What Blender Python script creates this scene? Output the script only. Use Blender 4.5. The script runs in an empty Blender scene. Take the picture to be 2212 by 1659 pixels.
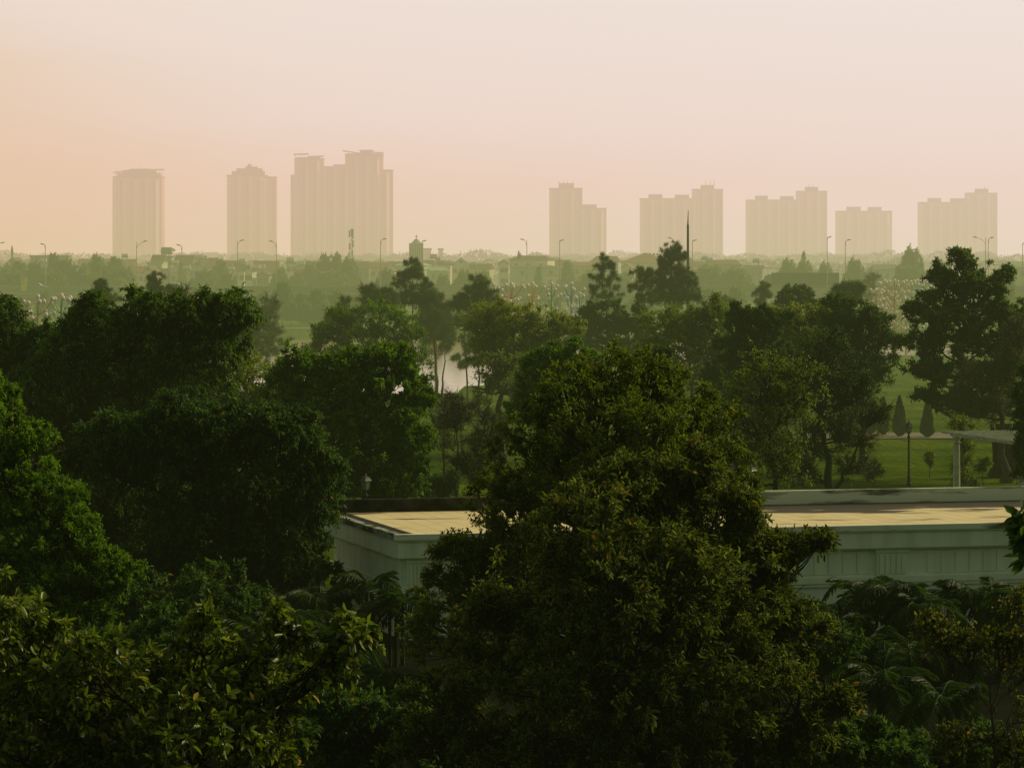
import bpy, math, random
import numpy as np
from mathutils import Vector

# ------------------------------------------------------------------ frame
F, HZ, H = 6500.0, 568.0, 13.0          # focal length in picture units (2212 wide), horizon row, eye height
def at(px, py, Y):
    return ((px - 1106.0) / F * Y, Y, H - (py - HZ) / F * Y)
def U(Y): return Y / F                   # metres per picture unit at distance Y
col = bpy.context.scene.collection
sc = bpy.context.scene

def link(o, parent=None):
    col.objects.link(o)
    if parent is not None: o.parent = parent
    return o
def tag(o, label=None, cat=None, group=None, kind=None):
    if label: o['label'] = label
    if cat: o['category'] = cat
    if group: o['group'] = group
    if kind: o['kind'] = kind
    return o
def empty(name, loc, label, cat, group=None, rz=0.0):
    o = bpy.data.objects.new(name, None); o.location = loc; o.rotation_euler = (0, 0, rz)
    o.empty_display_size = 0.5
    link(o); return tag(o, label, cat, group)
def copy_tree(o, parent=None):
    c = o.copy(); link(c, parent)
    for ch in list(o.children): copy_tree(ch, c)
    return c

# ------------------------------------------------------------------ materials
MAT = {}
def new_mat(name):
    m = bpy.data.materials.new(name); m.use_nodes = True
    nt = m.node_tree; nt.nodes.clear(); MAT[name] = m
    return m, nt, nt.nodes.new('ShaderNodeOutputMaterial')
def N(nt, t, **kw):
    n = nt.nodes.new(t)
    for k, v in kw.items():
        if k.startswith('i_'): n.inputs[k[2:].replace('_', ' ')].default_value = v
        else: setattr(n, k, v)
    return n
def rgba(c): return (c[0], c[1], c[2], 1.0)
def ramp(nt, stops):
    r = nt.nodes.new('ShaderNodeValToRGB'); e = r.color_ramp.elements
    e[0].position = stops[0][0]; e[0].color = rgba(stops[0][1])
    e[1].position = stops[-1][0]; e[1].color = rgba(stops[-1][1])
    for p, c in stops[1:-1]:
        k = e.new(p); k.color = rgba(c)
    return r
def surf(name, c1, c2, scale=1.0, rough=0.8, spec=0.3, bump=0.0, detail=5, stretch=(1, 1, 1), metallic=0.0, coords='Object', lo=.35, hi=.65):
    m, nt, out = new_mat(name)
    tc = N(nt, 'ShaderNodeTexCoord'); mp = N(nt, 'ShaderNodeMapping'); mp.inputs['Scale'].default_value = stretch
    nz = N(nt, 'ShaderNodeTexNoise'); nz.inputs['Scale'].default_value = scale; nz.inputs['Detail'].default_value = detail
    nt.links.new(tc.outputs[coords], mp.inputs[0]); nt.links.new(mp.outputs[0], nz.inputs[0])
    r = ramp(nt, [(lo, c1), (hi, c2)]); nt.links.new(nz.outputs[0], r.inputs[0])
    p = N(nt, 'ShaderNodeBsdfPrincipled'); p.inputs['Roughness'].default_value = rough
    p.inputs['Specular IOR Level'].default_value = spec; p.inputs['Metallic'].default_value = metallic
    nt.links.new(r.outputs[0], p.inputs['Base Color'])
    if bump:
        b = N(nt, 'ShaderNodeBump'); b.inputs['Strength'].default_value = bump; b.inputs['Distance'].default_value = .05
        nt.links.new(nz.outputs[0], b.inputs['Height']); nt.links.new(b.outputs[0], p.inputs['Normal'])
    nt.links.new(p.outputs[0], out.inputs[0])
    return m
def leafmat(name, dark, mid, light, odd=None, oddfrac=.02, trans=.38, rough=.55, spec=.10, tcol=None):
    m, nt, out = new_mat(name)
    a = N(nt, 'ShaderNodeAttribute'); a.attribute_name = 'rnd'
    stops = [(0.0, dark), (.45, mid), (.95 - oddfrac, light)]
    if odd: stops += [(1.0 - oddfrac, light), (1.0 - oddfrac + .004, odd)]
    stops += [(1.0, odd or light)]
    r = ramp(nt, stops)
    nt.links.new(a.outputs['Fac'], r.inputs[0])
    p = N(nt, 'ShaderNodeBsdfPrincipled'); p.inputs['Roughness'].default_value = rough; p.inputs['Specular IOR Level'].default_value = spec
    t = N(nt, 'ShaderNodeBsdfTranslucent')
    g = N(nt, 'ShaderNodeMix', data_type='RGBA', blend_type='MULTIPLY'); g.inputs[0].default_value = 1
    nt.links.new(r.outputs[0], g.inputs[6]); g.inputs[7].default_value = rgba(tcol or (1.5, 1.5, .6))
    nt.links.new(r.outputs[0], p.inputs['Base Color']); nt.links.new(g.outputs[2], t.inputs[0])
    mx = N(nt, 'ShaderNodeMixShader'); mx.inputs[0].default_value = trans
    nt.links.new(p.outputs[0], mx.inputs[1]); nt.links.new(t.outputs[0], mx.inputs[2]); nt.links.new(mx.outputs[0], out.inputs[0])
    return m

LG = 2.0   # leaf albedo trim
def lc(r, g, b): return (r * LG, g * LG, b * LG)
leafmat('leaf_droop', lc(0.0124, 0.0289, 0.0052), lc(0.0269, 0.0580, 0.0083), lc(0.1008, 0.1785, 0.0218), odd=(0.310, 0.260, 0.093), oddfrac=.012)  # lightest stop raised to paint sunlit crown tops
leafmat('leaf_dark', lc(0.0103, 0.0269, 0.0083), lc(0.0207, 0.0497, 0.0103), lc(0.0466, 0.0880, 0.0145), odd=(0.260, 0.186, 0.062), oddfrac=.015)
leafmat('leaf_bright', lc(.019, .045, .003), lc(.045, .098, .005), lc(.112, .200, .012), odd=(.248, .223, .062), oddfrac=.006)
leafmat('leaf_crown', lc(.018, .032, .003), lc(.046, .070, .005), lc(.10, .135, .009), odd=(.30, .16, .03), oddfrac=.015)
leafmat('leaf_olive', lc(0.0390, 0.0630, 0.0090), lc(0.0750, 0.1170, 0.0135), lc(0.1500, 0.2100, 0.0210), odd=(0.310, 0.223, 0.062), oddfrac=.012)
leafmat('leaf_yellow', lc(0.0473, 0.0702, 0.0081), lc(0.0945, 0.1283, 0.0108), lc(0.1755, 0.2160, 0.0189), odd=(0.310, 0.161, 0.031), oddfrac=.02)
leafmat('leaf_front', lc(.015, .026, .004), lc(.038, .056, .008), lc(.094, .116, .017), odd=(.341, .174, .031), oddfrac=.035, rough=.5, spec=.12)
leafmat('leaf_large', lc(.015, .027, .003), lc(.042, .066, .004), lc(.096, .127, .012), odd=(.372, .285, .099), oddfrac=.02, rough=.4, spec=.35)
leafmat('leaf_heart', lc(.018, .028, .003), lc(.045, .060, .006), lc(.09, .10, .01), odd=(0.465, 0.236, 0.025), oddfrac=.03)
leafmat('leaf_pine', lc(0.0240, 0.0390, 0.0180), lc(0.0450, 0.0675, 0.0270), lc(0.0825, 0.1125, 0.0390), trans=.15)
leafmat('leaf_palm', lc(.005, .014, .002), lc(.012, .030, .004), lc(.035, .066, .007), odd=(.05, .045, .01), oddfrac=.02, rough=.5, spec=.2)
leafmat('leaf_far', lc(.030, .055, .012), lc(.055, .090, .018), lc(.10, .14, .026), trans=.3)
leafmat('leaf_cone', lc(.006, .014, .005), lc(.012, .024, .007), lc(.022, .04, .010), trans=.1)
surf('bark', (.012, .011, .007), (.035, .030, .018), 6, .9, .2, .4, stretch=(1, 1, .2))
surf('bark_pale', (.03, .028, .018), (.075, .068, .042), 4, .9, .2, .4, stretch=(1, 1, .2))
surf('twig_grey', (.05, .045, .03), (.09, .08, .05), 4, .9, .2)
def lawn_mat():
    m, nt, out = new_mat('lawn'); tc = N(nt, 'ShaderNodeTexCoord')
    a = N(nt, 'ShaderNodeTexNoise'); a.inputs['Scale'].default_value = .09; a.inputs['Detail'].default_value = 6; a.inputs['Roughness'].default_value = .65
    b = N(nt, 'ShaderNodeTexNoise'); b.inputs['Scale'].default_value = 2.2; b.inputs['Detail'].default_value = 8; b.inputs['Roughness'].default_value = .75
    nt.links.new(tc.outputs['Object'], a.inputs[0]); nt.links.new(tc.outputs['Object'], b.inputs[0])
    ra = ramp(nt, [(.36, (0.030, 0.070, 0.0040)), (.5, (0.062, 0.112, 0.0065)), (.66, (0.125, 0.170, 0.012))]); rb = ramp(nt, [(.32, (.35, .35, .35)), (.6, (1.25, 1.25, 1.25))])
    nt.links.new(a.outputs[0], ra.inputs[0]); nt.links.new(b.outputs[0], rb.inputs[0])
    x = N(nt, 'ShaderNodeMix', data_type='RGBA', blend_type='MULTIPLY'); x.inputs[0].default_value = 1; nt.links.new(ra.outputs[0], x.inputs[6]); nt.links.new(rb.outputs[0], x.inputs[7])
    p = N(nt, 'ShaderNodeBsdfDiffuse'); nt.links.new(x.outputs[2], p.inputs[0])
    bu = N(nt, 'ShaderNodeBump'); bu.inputs['Strength'].default_value = .8; bu.inputs['Distance'].default_value = .12; nt.links.new(b.outputs[0], bu.inputs['Height']); nt.links.new(bu.outputs[0], p.inputs['Normal'])
    nt.links.new(p.outputs[0], out.inputs[0])
lawn_mat()
surf('soil_shaded', (.003, .005, .002), (.009, .012, .004), .8, 1, .02, .3)  # soil colour taken near black to carry the deep shade under the trees
surf('path_paving', (.15, .14, .09), (.22, .20, .13), .5, .9, .1)
surf('far_bank_paving', (.28, .26, .17), (.38, .35, .22), .2, .9, .1)
surf('white_wall', (.66, .76, .52), (.82, .92, .65), 1.3, .75, .2, .05, detail=9, stretch=(1.6, 1.6, .18), lo=.30, hi=.58)
surf('pergola_paint', (.34, .36, .27), (.56, .58, .46), 2.5, .85, .15, .1, detail=8)
surf('coping_stain', (.15, .16, .11), (.80, .86, .62), 1.0, .9, .15, .1, detail=10, stretch=(.45, 1, 3), lo=.36, hi=.50)
surf('dirty_concrete', (.012, .012, .009), (.05, .045, .035), 2.2, .95, .1, .2, detail=10)
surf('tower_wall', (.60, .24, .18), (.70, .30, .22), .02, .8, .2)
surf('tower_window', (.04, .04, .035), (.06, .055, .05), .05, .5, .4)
surf('tower_sunlit', (.82, .60, .46), (.86, .66, .50), .02, .8, .2)  # paler copy of the tower wall, colouring in its sunlit faces
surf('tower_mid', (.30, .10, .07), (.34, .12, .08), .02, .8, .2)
def glazing():
    m, nt, out = new_mat('tower_glazing'); tc = N(nt, 'ShaderNodeTexCoord'); sp = N(nt, 'ShaderNodeSeparateXYZ'); nt.links.new(tc.outputs['Object'], sp.inputs[0])
    mo = N(nt, 'ShaderNodeMath', operation='MODULO'); mo.inputs[1].default_value = 3.3; nt.links.new(sp.outputs[2], mo.inputs[0])
    gt = N(nt, 'ShaderNodeMath', operation='GREATER_THAN'); gt.inputs[1].default_value = 1.25; nt.links.new(mo.outputs[0], gt.inputs[0])
    mx = N(nt, 'ShaderNodeMix', data_type='RGBA'); mx.inputs[6].default_value = (.45, .30, .22, 1); mx.inputs[7].default_value = (.02, .018, .015, 1); nt.links.new(gt.outputs[0], mx.inputs[0])
    p = N(nt, 'ShaderNodeBsdfPrincipled'); p.inputs['Roughness'].default_value = .5; nt.links.new(mx.outputs[2], p.inputs['Base Color']); nt.links.new(p.outputs[0], out.inputs[0])
glazing()
surf('tower_dark', (.06, .04, .03), (.09, .06, .04), .03, .8, .2)
surf('roof_red', (.16, .085, .04), (.25, .14, .065), 1.2, .85, .15, .1, stretch=(1, 3, 3))
surf('roof_brown', (.10, .065, .035), (.16, .105, .055), 1.2, .85, .15, .1, stretch=(1, 3, 3))
surf('roof_grey', (.10, .11, .09), (.16, .17, .13), 1.0, .8, .2)
surf('roof_green', (.22, .32, .18), (.30, .42, .25), 1.0, .7, .2)
surf('wall_cream', (.48, .44, .26), (.60, .54, .34), .5, .85, .1)
surf('wall_white', (.55, .56, .42), (.68, .68, .52), .5, .85, .1)
surf('wall_green', (.30, .38, .24), (.40, .48, .31), .5, .85, .1)
surf('wall_grey', (.16, .20, .16), (.24, .28, .22), .5, .85, .1)
surf('wall_ochre', (.40, .30, .12), (.50, .38, .17), .5, .85, .1)
surf('window_dark', (.025, .03, .025), (.05, .06, .05), 1, .25, .6)
surf('tank_metal', (.60, .58, .52), (.72, .70, .62), 2, .25, .8, metallic=.7)
surf('concrete', (.15, .17, .12), (.22, .24, .17), .15, .9, .1, .05)
surf('concrete_pale', (.34, .36, .25), (.46, .47, .34), .2, .9, .1)
surf('road_asphalt', (.04, .04, .038), (.06, .06, .055), .4, .9, .1)
surf('lamp_metal', (.32, .28, .18), (.38, .34, .22), 2, .5, .4, metallic=.3)
surf('lamp_head', (.08, .08, .05), (.12, .11, .08), 2, .5, .4)
surf('mast_metal', (.035, .05, .035), (.055, .07, .05), 2, .5, .4)
surf('iron_black', (.006, .007, .006), (.012, .013, .011), 3, .45, .5)
surf('truck_box', (.012, .014, .012), (.02, .022, .018), .6, .6, .3)
surf('truck_cab', (.02, .12, .06), (.03, .17, .08), 1, .3, .6)
surf('car_paint', (.05, .06, .06), (.07, .08, .08), 1, .18, .9)
surf('car_silver', (.40, .40, .36), (.50, .50, .46), 1, .18, .9)
surf('car_glass', (.02, .025, .025), (.04, .05, .05), 1, .08, 1.0)
surf('tyre', (.010, .010, .010), (.02, .02, .02), 4, .8, .2)
surf('lantern_pane', (.16, .18, .14), (.26, .28, .22), 3, .2, .6)
surf('globe_white', (.62, .60, .50), (.72, .70, .60), 2, .35, .5)
for nm, c in [('red', (.40, .07, .04)), ('orange', (.55, .24, .03)), ('green', (.02, .22, .10)), ('blue', (.03, .17, .36)), ('teal', (.04, .24, .24)), ('pink', (.42, .12, .10)), ('tan', (.35, .24, .12)), ('ochre', (.42, .30, .10))]:
    surf('post_' + nm, c, tuple(v * 1.25 for v in c), 3, .5, .4)
surf('sign_yellow', (.65, .50, .12), (.75, .60, .18), 2, .7, .2)
surf('sign_dark', (.16, .07, .03), (.22, .10, .05), 2, .7, .2)
surf('bud_red', (.18, .02, .01), (.25, .04, .02), 2, .4, .4)
surf('stem_palm', (.012, .018, .007), (.03, .036, .014), 3, .6, .3, stretch=(1, 1, 6))
surf('hill_far', (.05, .08, .03), (.07, .10, .04), .01, 1, 0)

def tile_mat():
    m, nt, out = new_mat('roof_tiles')
    tc = N(nt, 'ShaderNodeTexCoord'); mp = N(nt, 'ShaderNodeMapping')
    nt.links.new(tc.outputs['UV'], mp.inputs[0])
    br = N(nt, 'ShaderNodeTexBrick'); br.offset = 0; br.squash = 1
    br.inputs['Scale'].default_value = 1; br.inputs['Mortar Size'].default_value = .022; br.inputs['Mortar Smooth'].default_value = .3
    br.inputs['Brick Width'].default_value = .72; br.inputs['Row Height'].default_value = 1.0
    br.inputs['Color1'].default_value = (.85, .72, .38, 1); br.inputs['Color2'].default_value = (.77, .65, .34, 1); br.inputs['Mortar'].default_value = (.50, .43, .22, 1)
    nt.links.new(mp.outputs[0], br.inputs[0])
    # stains along the back and scattered scuffs
    n1 = N(nt, 'ShaderNodeTexNoise'); n1.inputs['Scale'].default_value = .8; n1.inputs['Detail'].default_value = 9
    mp2 = N(nt, 'ShaderNodeMapping'); mp2.inputs['Scale'].default_value = (.35, 1.0, 1)
    nt.links.new(tc.outputs['UV'], mp2.inputs[0]); nt.links.new(mp2.outputs[0], n1.inputs[0])
    sp = N(nt, 'ShaderNodeSeparateXYZ'); nt.links.new(tc.outputs['UV'], sp.inputs[0])
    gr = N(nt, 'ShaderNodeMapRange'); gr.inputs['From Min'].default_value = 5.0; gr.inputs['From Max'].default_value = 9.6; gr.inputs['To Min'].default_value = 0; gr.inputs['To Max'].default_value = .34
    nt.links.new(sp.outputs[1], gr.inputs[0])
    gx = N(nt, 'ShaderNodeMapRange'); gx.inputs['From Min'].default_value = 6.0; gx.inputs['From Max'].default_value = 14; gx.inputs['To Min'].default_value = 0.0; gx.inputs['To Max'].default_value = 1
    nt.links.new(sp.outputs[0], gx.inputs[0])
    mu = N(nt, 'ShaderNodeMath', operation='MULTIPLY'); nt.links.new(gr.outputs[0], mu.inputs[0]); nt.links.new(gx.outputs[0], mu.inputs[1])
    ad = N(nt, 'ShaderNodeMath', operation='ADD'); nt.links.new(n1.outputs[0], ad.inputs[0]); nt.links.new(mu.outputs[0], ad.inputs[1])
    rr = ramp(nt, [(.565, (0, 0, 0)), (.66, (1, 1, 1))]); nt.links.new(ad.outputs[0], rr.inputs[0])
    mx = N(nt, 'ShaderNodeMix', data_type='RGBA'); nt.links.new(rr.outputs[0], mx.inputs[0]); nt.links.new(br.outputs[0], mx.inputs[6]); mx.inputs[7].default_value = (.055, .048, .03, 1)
    p = N(nt, 'ShaderNodeBsdfPrincipled'); p.inputs['Roughness'].default_value = .7; p.inputs['Specular IOR Level'].default_value = .15
    nt.links.new(mx.outputs[2], p.inputs['Base Color']); nt.links.new(p.outputs[0], out.inputs[0])
tile_mat()
def water_mat():
    m, nt, out = new_mat('water_surface')
    tc = N(nt, 'ShaderNodeTexCoord'); mp = N(nt, 'ShaderNodeMapping'); mp.inputs['Scale'].default_value = (.5, .16, 1)
    nz = N(nt, 'ShaderNodeTexNoise'); nz.inputs['Scale'].default_value = 1.6; nz.inputs['Detail'].default_value = 6
    nt.links.new(tc.outputs['Object'], mp.inputs[0]); nt.links.new(mp.outputs[0], nz.inputs[0])
    b = N(nt, 'ShaderNodeBump'); b.inputs['Strength'].default_value = .05; b.inputs['Distance'].default_value = .2
    nt.links.new(nz.outputs[0], b.inputs['Height'])
    p = N(nt, 'ShaderNodeBsdfPrincipled'); p.inputs['Base Color'].default_value = (.46, .28, .19, 1); p.inputs['Roughness'].default_value = .10  # pink base colour carries the sky's reflection
    p.inputs['IOR'].default_value = 1.33; p.inputs['Specular IOR Level'].default_value = .9
    nt.links.new(b.outputs[0], p.inputs['Normal']); nt.links.new(p.outputs[0], out.inputs[0])
water_mat()

# ------------------------------------------------------------------ mesh helpers
def quad_mesh(name, V, Q, rnd=None):
    me = bpy.data.meshes.new(name)
    V = np.ascontiguousarray(V, np.float32); Q = np.ascontiguousarray(Q, np.int32)
    me.vertices.add(len(V)); me.vertices.foreach_set('co', V.ravel())
    me.loops.add(Q.size); me.loops.foreach_set('vertex_index', Q.ravel())
    me.polygons.add(len(Q)); me.polygons.foreach_set('loop_start', np.arange(0, Q.size, 4, dtype=np.int32))
    try: me.polygons.foreach_set('loop_total', np.full(len(Q), 4, np.int32))
    except Exception: pass
    if rnd is not None:
        at_ = me.attributes.new('rnd', 'FLOAT', 'POINT'); at_.data.foreach_set('value', np.ascontiguousarray(rnd, np.float32))
    me.update(calc_edges=True)
    return me
def mesh_obj(name, me, mat, parent=None, loc=(0, 0, 0), rot=(0, 0, 0), smooth=False):
    if not me.materials: me.materials.append(MAT[mat])
    if smooth: me.polygons.foreach_set('use_smooth', np.ones(len(me.polygons), bool))
    o = bpy.data.objects.new(name, me); o.location = loc; o.rotation_euler = rot
    return link(o, parent)
class MB:
    def __init__(s): s.v = []; s.f = []; s.uv = None
    def poly(s, pts):
        n = len(s.v); s.v += [tuple(p) for p in pts]; s.f.append(tuple(range(n, n + len(pts)))); return s
    def box(s, x0, x1, y0, y1, z0, z1):
        n = len(s.v)
        s.v += [(x0, y0, z0), (x1, y0, z0), (x1, y1, z0), (x0, y1, z0), (x0, y0, z1), (x1, y0, z1), (x1, y1, z1), (x0, y1, z1)]
        s.f += [tuple(n + i for i in q) for q in ((0, 3, 2, 1), (4, 5, 6, 7), (0, 1, 5, 4), (1, 2, 6, 5), (2, 3, 7, 6), (3, 0, 4, 7))]; return s
    def lathe(s, prof, n=16, c=(0, 0, 0)):
        b = len(s.v)
        for r, z in prof:
            for k in range(n):
                a = 2 * math.pi * k / n; s.v.append((c[0] + r * math.cos(a), c[1] + r * math.sin(a), c[2] + z))
        for i in range(len(prof) - 1):
            for k in range(n):
                k2 = (k + 1) % n
                s.f.append((b + i * n + k, b + i * n + k2, b + (i + 1) * n + k2, b + (i + 1) * n + k))
        s.f.append(tuple(b + k for k in range(n))[::-1]); s.f.append(tuple(b + (len(prof) - 1) * n + k for k in range(n)))
        return s
    def tube(s, pts, rad, n=8):
        b = len(s.v); pts = [Vector(p) for p in pts]
        if not hasattr(rad, '__len__'): rad = [rad] * len(pts)
        for i, p in enumerate(pts):
            d = (pts[min(i + 1, len(pts) - 1)] - pts[max(i - 1, 0)]).normalized()
            u = d.orthogonal().normalized() if abs(d.z) > .95 or abs(d.z) < .001 else d.cross(Vector((0, 0, 1))).normalized()
            w = d.cross(u)
            for k in range(n):
                a = 2 * math.pi * k / n; s.v.append(tuple(p + (u * math.cos(a) + w * math.sin(a)) * rad[i]))
        for i in range(len(pts) - 1):
            for k in range(n):
                k2 = (k + 1) % n
                s.f.append((b + i * n + k, b + i * n + k2, b + (i + 1) * n + k2, b + (i + 1) * n + k))
        s.f.append(tuple(b + k for k in range(n))[::-1]); s.f.append(tuple(b + (len(pts) - 1) * n + k for k in range(n)))
        return s
    def map(s, fn): s.v = [tuple(fn(*p)) for p in s.v]; return s
    def build(s, name, mat, parent=None, loc=(0, 0, 0), rot=(0, 0, 0), smooth=False, bevel=0):
        me = bpy.data.meshes.new(name); me.from_pydata(s.v, [], s.f); me.update()
        o = mesh_obj(name, me, mat, parent, loc, rot, smooth)
        if bevel:
            b = o.modifiers.new('bevel', 'BEVEL'); b.width = bevel; b.segments = 2; b.limit_method = 'ANGLE'
        return o

def norm(a): return a / np.maximum(np.linalg.norm(a, axis=1, keepdims=True), 1e-9)
def leaf_geo(P, D, L, W, rng, hi=False, fold=.22, curl=.18, up=1.0):
    n = len(P); n0 = rng.normal(size=(n, 3)) * .8 + np.array([0, 0, up])
    S = norm(np.cross(D, n0)); Nn = np.cross(S, D); L = L[:, None]; W = W[:, None]
    if hi:
        a = P + D * L * .30 - S * W * .42 + Nn * fold * W; b = P + D * L * .68 - S * W * .46 + Nn * (fold * W - curl * L * .4)
        c = P + D * L * .30 + S * W * .42 + Nn * fold * W; d = P + D * L * .68 + S * W * .46 + Nn * (fold * W - curl * L * .4)
        t = P + D * L * .98 - Nn * curl * L
        V = np.stack([P, c, d, t, b, a], 1).reshape(-1, 3)
        k = np.arange(n)[:, None] * 6
        Q = np.concatenate([k + np.array([0, 1, 2, 3]), k + np.array([0, 3, 4, 5])], 0); return V, Q, 6
    a = P + D * L * .48 - S * W * .5 + Nn * fold * W; c = P + D * L * .48 + S * W * .5 + Nn * fold * W
    t = P + D * L - Nn * curl * L
    V = np.stack([P, c, t, a], 1).reshape(-1, 3); Q = np.arange(4 * n).reshape(-1, 4); return V, Q, 4
def twig_geo(A, B, r):
    n = len(A); d = norm(B - A); u = norm(np.cross(d, np.array([.3, .2, 1.0]))); w = np.cross(d, u); V = []
    for e, rr in ((A, r), (B, r * .5)):
        for k in range(3):
            an = 2 * math.pi * k / 3; V.append(e + (u * math.cos(an) + w * math.sin(an)) * rr)
    V = np.stack(V, 1).reshape(-1, 3); b = np.arange(n)[:, None] * 6
    Q = np.concatenate([b + np.array([0, 1, 4, 3]), b + np.array([1, 2, 5, 4]), b + np.array([2, 0, 3, 5])], 0)
    return V, Q
def tubes_np(lines, ns=5):
    VV, QQ, off = [], [], 0
    for pts, rad in lines:
        pts = np.asarray(pts, float); m = len(pts); rad = np.asarray(rad, float)
        d = norm(np.gradient(pts, axis=0)); u = norm(np.cross(d, np.array([.13, .31, .94]) if abs(d[0, 2]) < .9 else np.array([1., .2, 0]))); w = np.cross(d, u)
        an = np.arange(ns) * 2 * math.pi / ns
        V = pts[:, None, :] + (u[:, None, :] * np.cos(an)[None, :, None] + w[:, None, :] * np.sin(an)[None, :, None]) * rad[:, None, None]
        VV.append(V.reshape(-1, 3))
        i = np.arange(m - 1)[:, None] * ns; k = np.arange(ns)[None, :]; k2 = (k + 1) % ns
        QQ.append((np.stack([i + k, i + k2, i + ns + k2, i + ns + k], -1) + off).reshape(-1, 4)); off += m * ns
    return np.concatenate(VV), np.concatenate(QQ)
def bez(a, b, c, n=6):
    t = np.linspace(0, 1, n)[:, None]; return (1 - t) ** 2 * a + 2 * t * (1 - t) * b + t * t * c

# kinds: clump spacing cs (m), twigs, leaves per twig, twig length, leaf L, W, droop, start of leaves on the twig
KIND = {
 'droop':  dict(cs=.62, nt=6, nl=13, tl=.66, L=.17, W=.062, droop=1.0, s0=.15, tdroop=.5, mat='leaf_droop', void=.14, shoots=9),
 'dense':  dict(cs=.52, nt=7, nl=12, tl=.46, L=.16, W=.075, droop=.35, s0=.1, tdroop=.0, mat='leaf_bright'),
 'fine':   dict(cs=.36, nt=7, nl=12, tl=.28, L=.10, W=.038, droop=.0, s0=.1, tdroop=-.3, mat='leaf_bright'),
 'park':   dict(void=.38, shoots=12, cs=.54, nt=6, nl=8, tl=.6, L=.145, W=.07, droop=.35, s0=.1, tdroop=.1, mat='leaf_olive'),
 'front':  dict(cs=.31, nt=5, nl=8, tl=.42, L=.145, W=.050, droop=.25, s0=.35, tdroop=-.1, mat='leaf_front', hi=True, twigs=.006),
 'large':  dict(cs=.27, nt=2, nl=9, tl=.26, L=.135, W=.058, droop=.45, s0=.72, tdroop=-.5, mat='leaf_large', hi=True, twigs=.005, shoots=3, sat=0, fl=0, void=.34, vs=4.0),
 'heart':  dict(cs=.42, nt=3, nl=7, tl=.50, L=.075, W=.055, droop=.9, s0=.0, tdroop=.2, mat='leaf_heart', hi=True, twigs=.005),
 'pine':   dict(cs=.80, hol=.75, nt=1, nl=60, tl=.09, L=.36, W=.030, droop=-.35, s0=0, tdroop=0, mat='leaf_pine', pine=True, rs=1.45, void=.1),
 'pined':  dict(rs=1.12, void=.15, cs=.66, nt=1, nl=60, tl=.16, L=.42, W=.036, droop=-.1, s0=0, tdroop=0, mat='leaf_pine', pine=True),
 'far':    dict(cs=1.05, nt=7, nl=9, tl=.85, L=.36, W=.20, droop=.2, s0=.0, tdroop=0, mat='leaf_far'),
 'bare':   dict(cs=.55, nt=5, nl=2, tl=.80, L=.08, W=.04, nb=80, shoots=7, droop=.6, s0=.3, tdroop=-.3, mat='leaf_olive', twigs=.011),
 'thin':   dict(cs=.75, nt=5, nl=5, tl=.60, L=.13, W=.065, droop=.5, s0=.1, tdroop=.0, mat='leaf_olive', twigs=.010),
}
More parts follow.
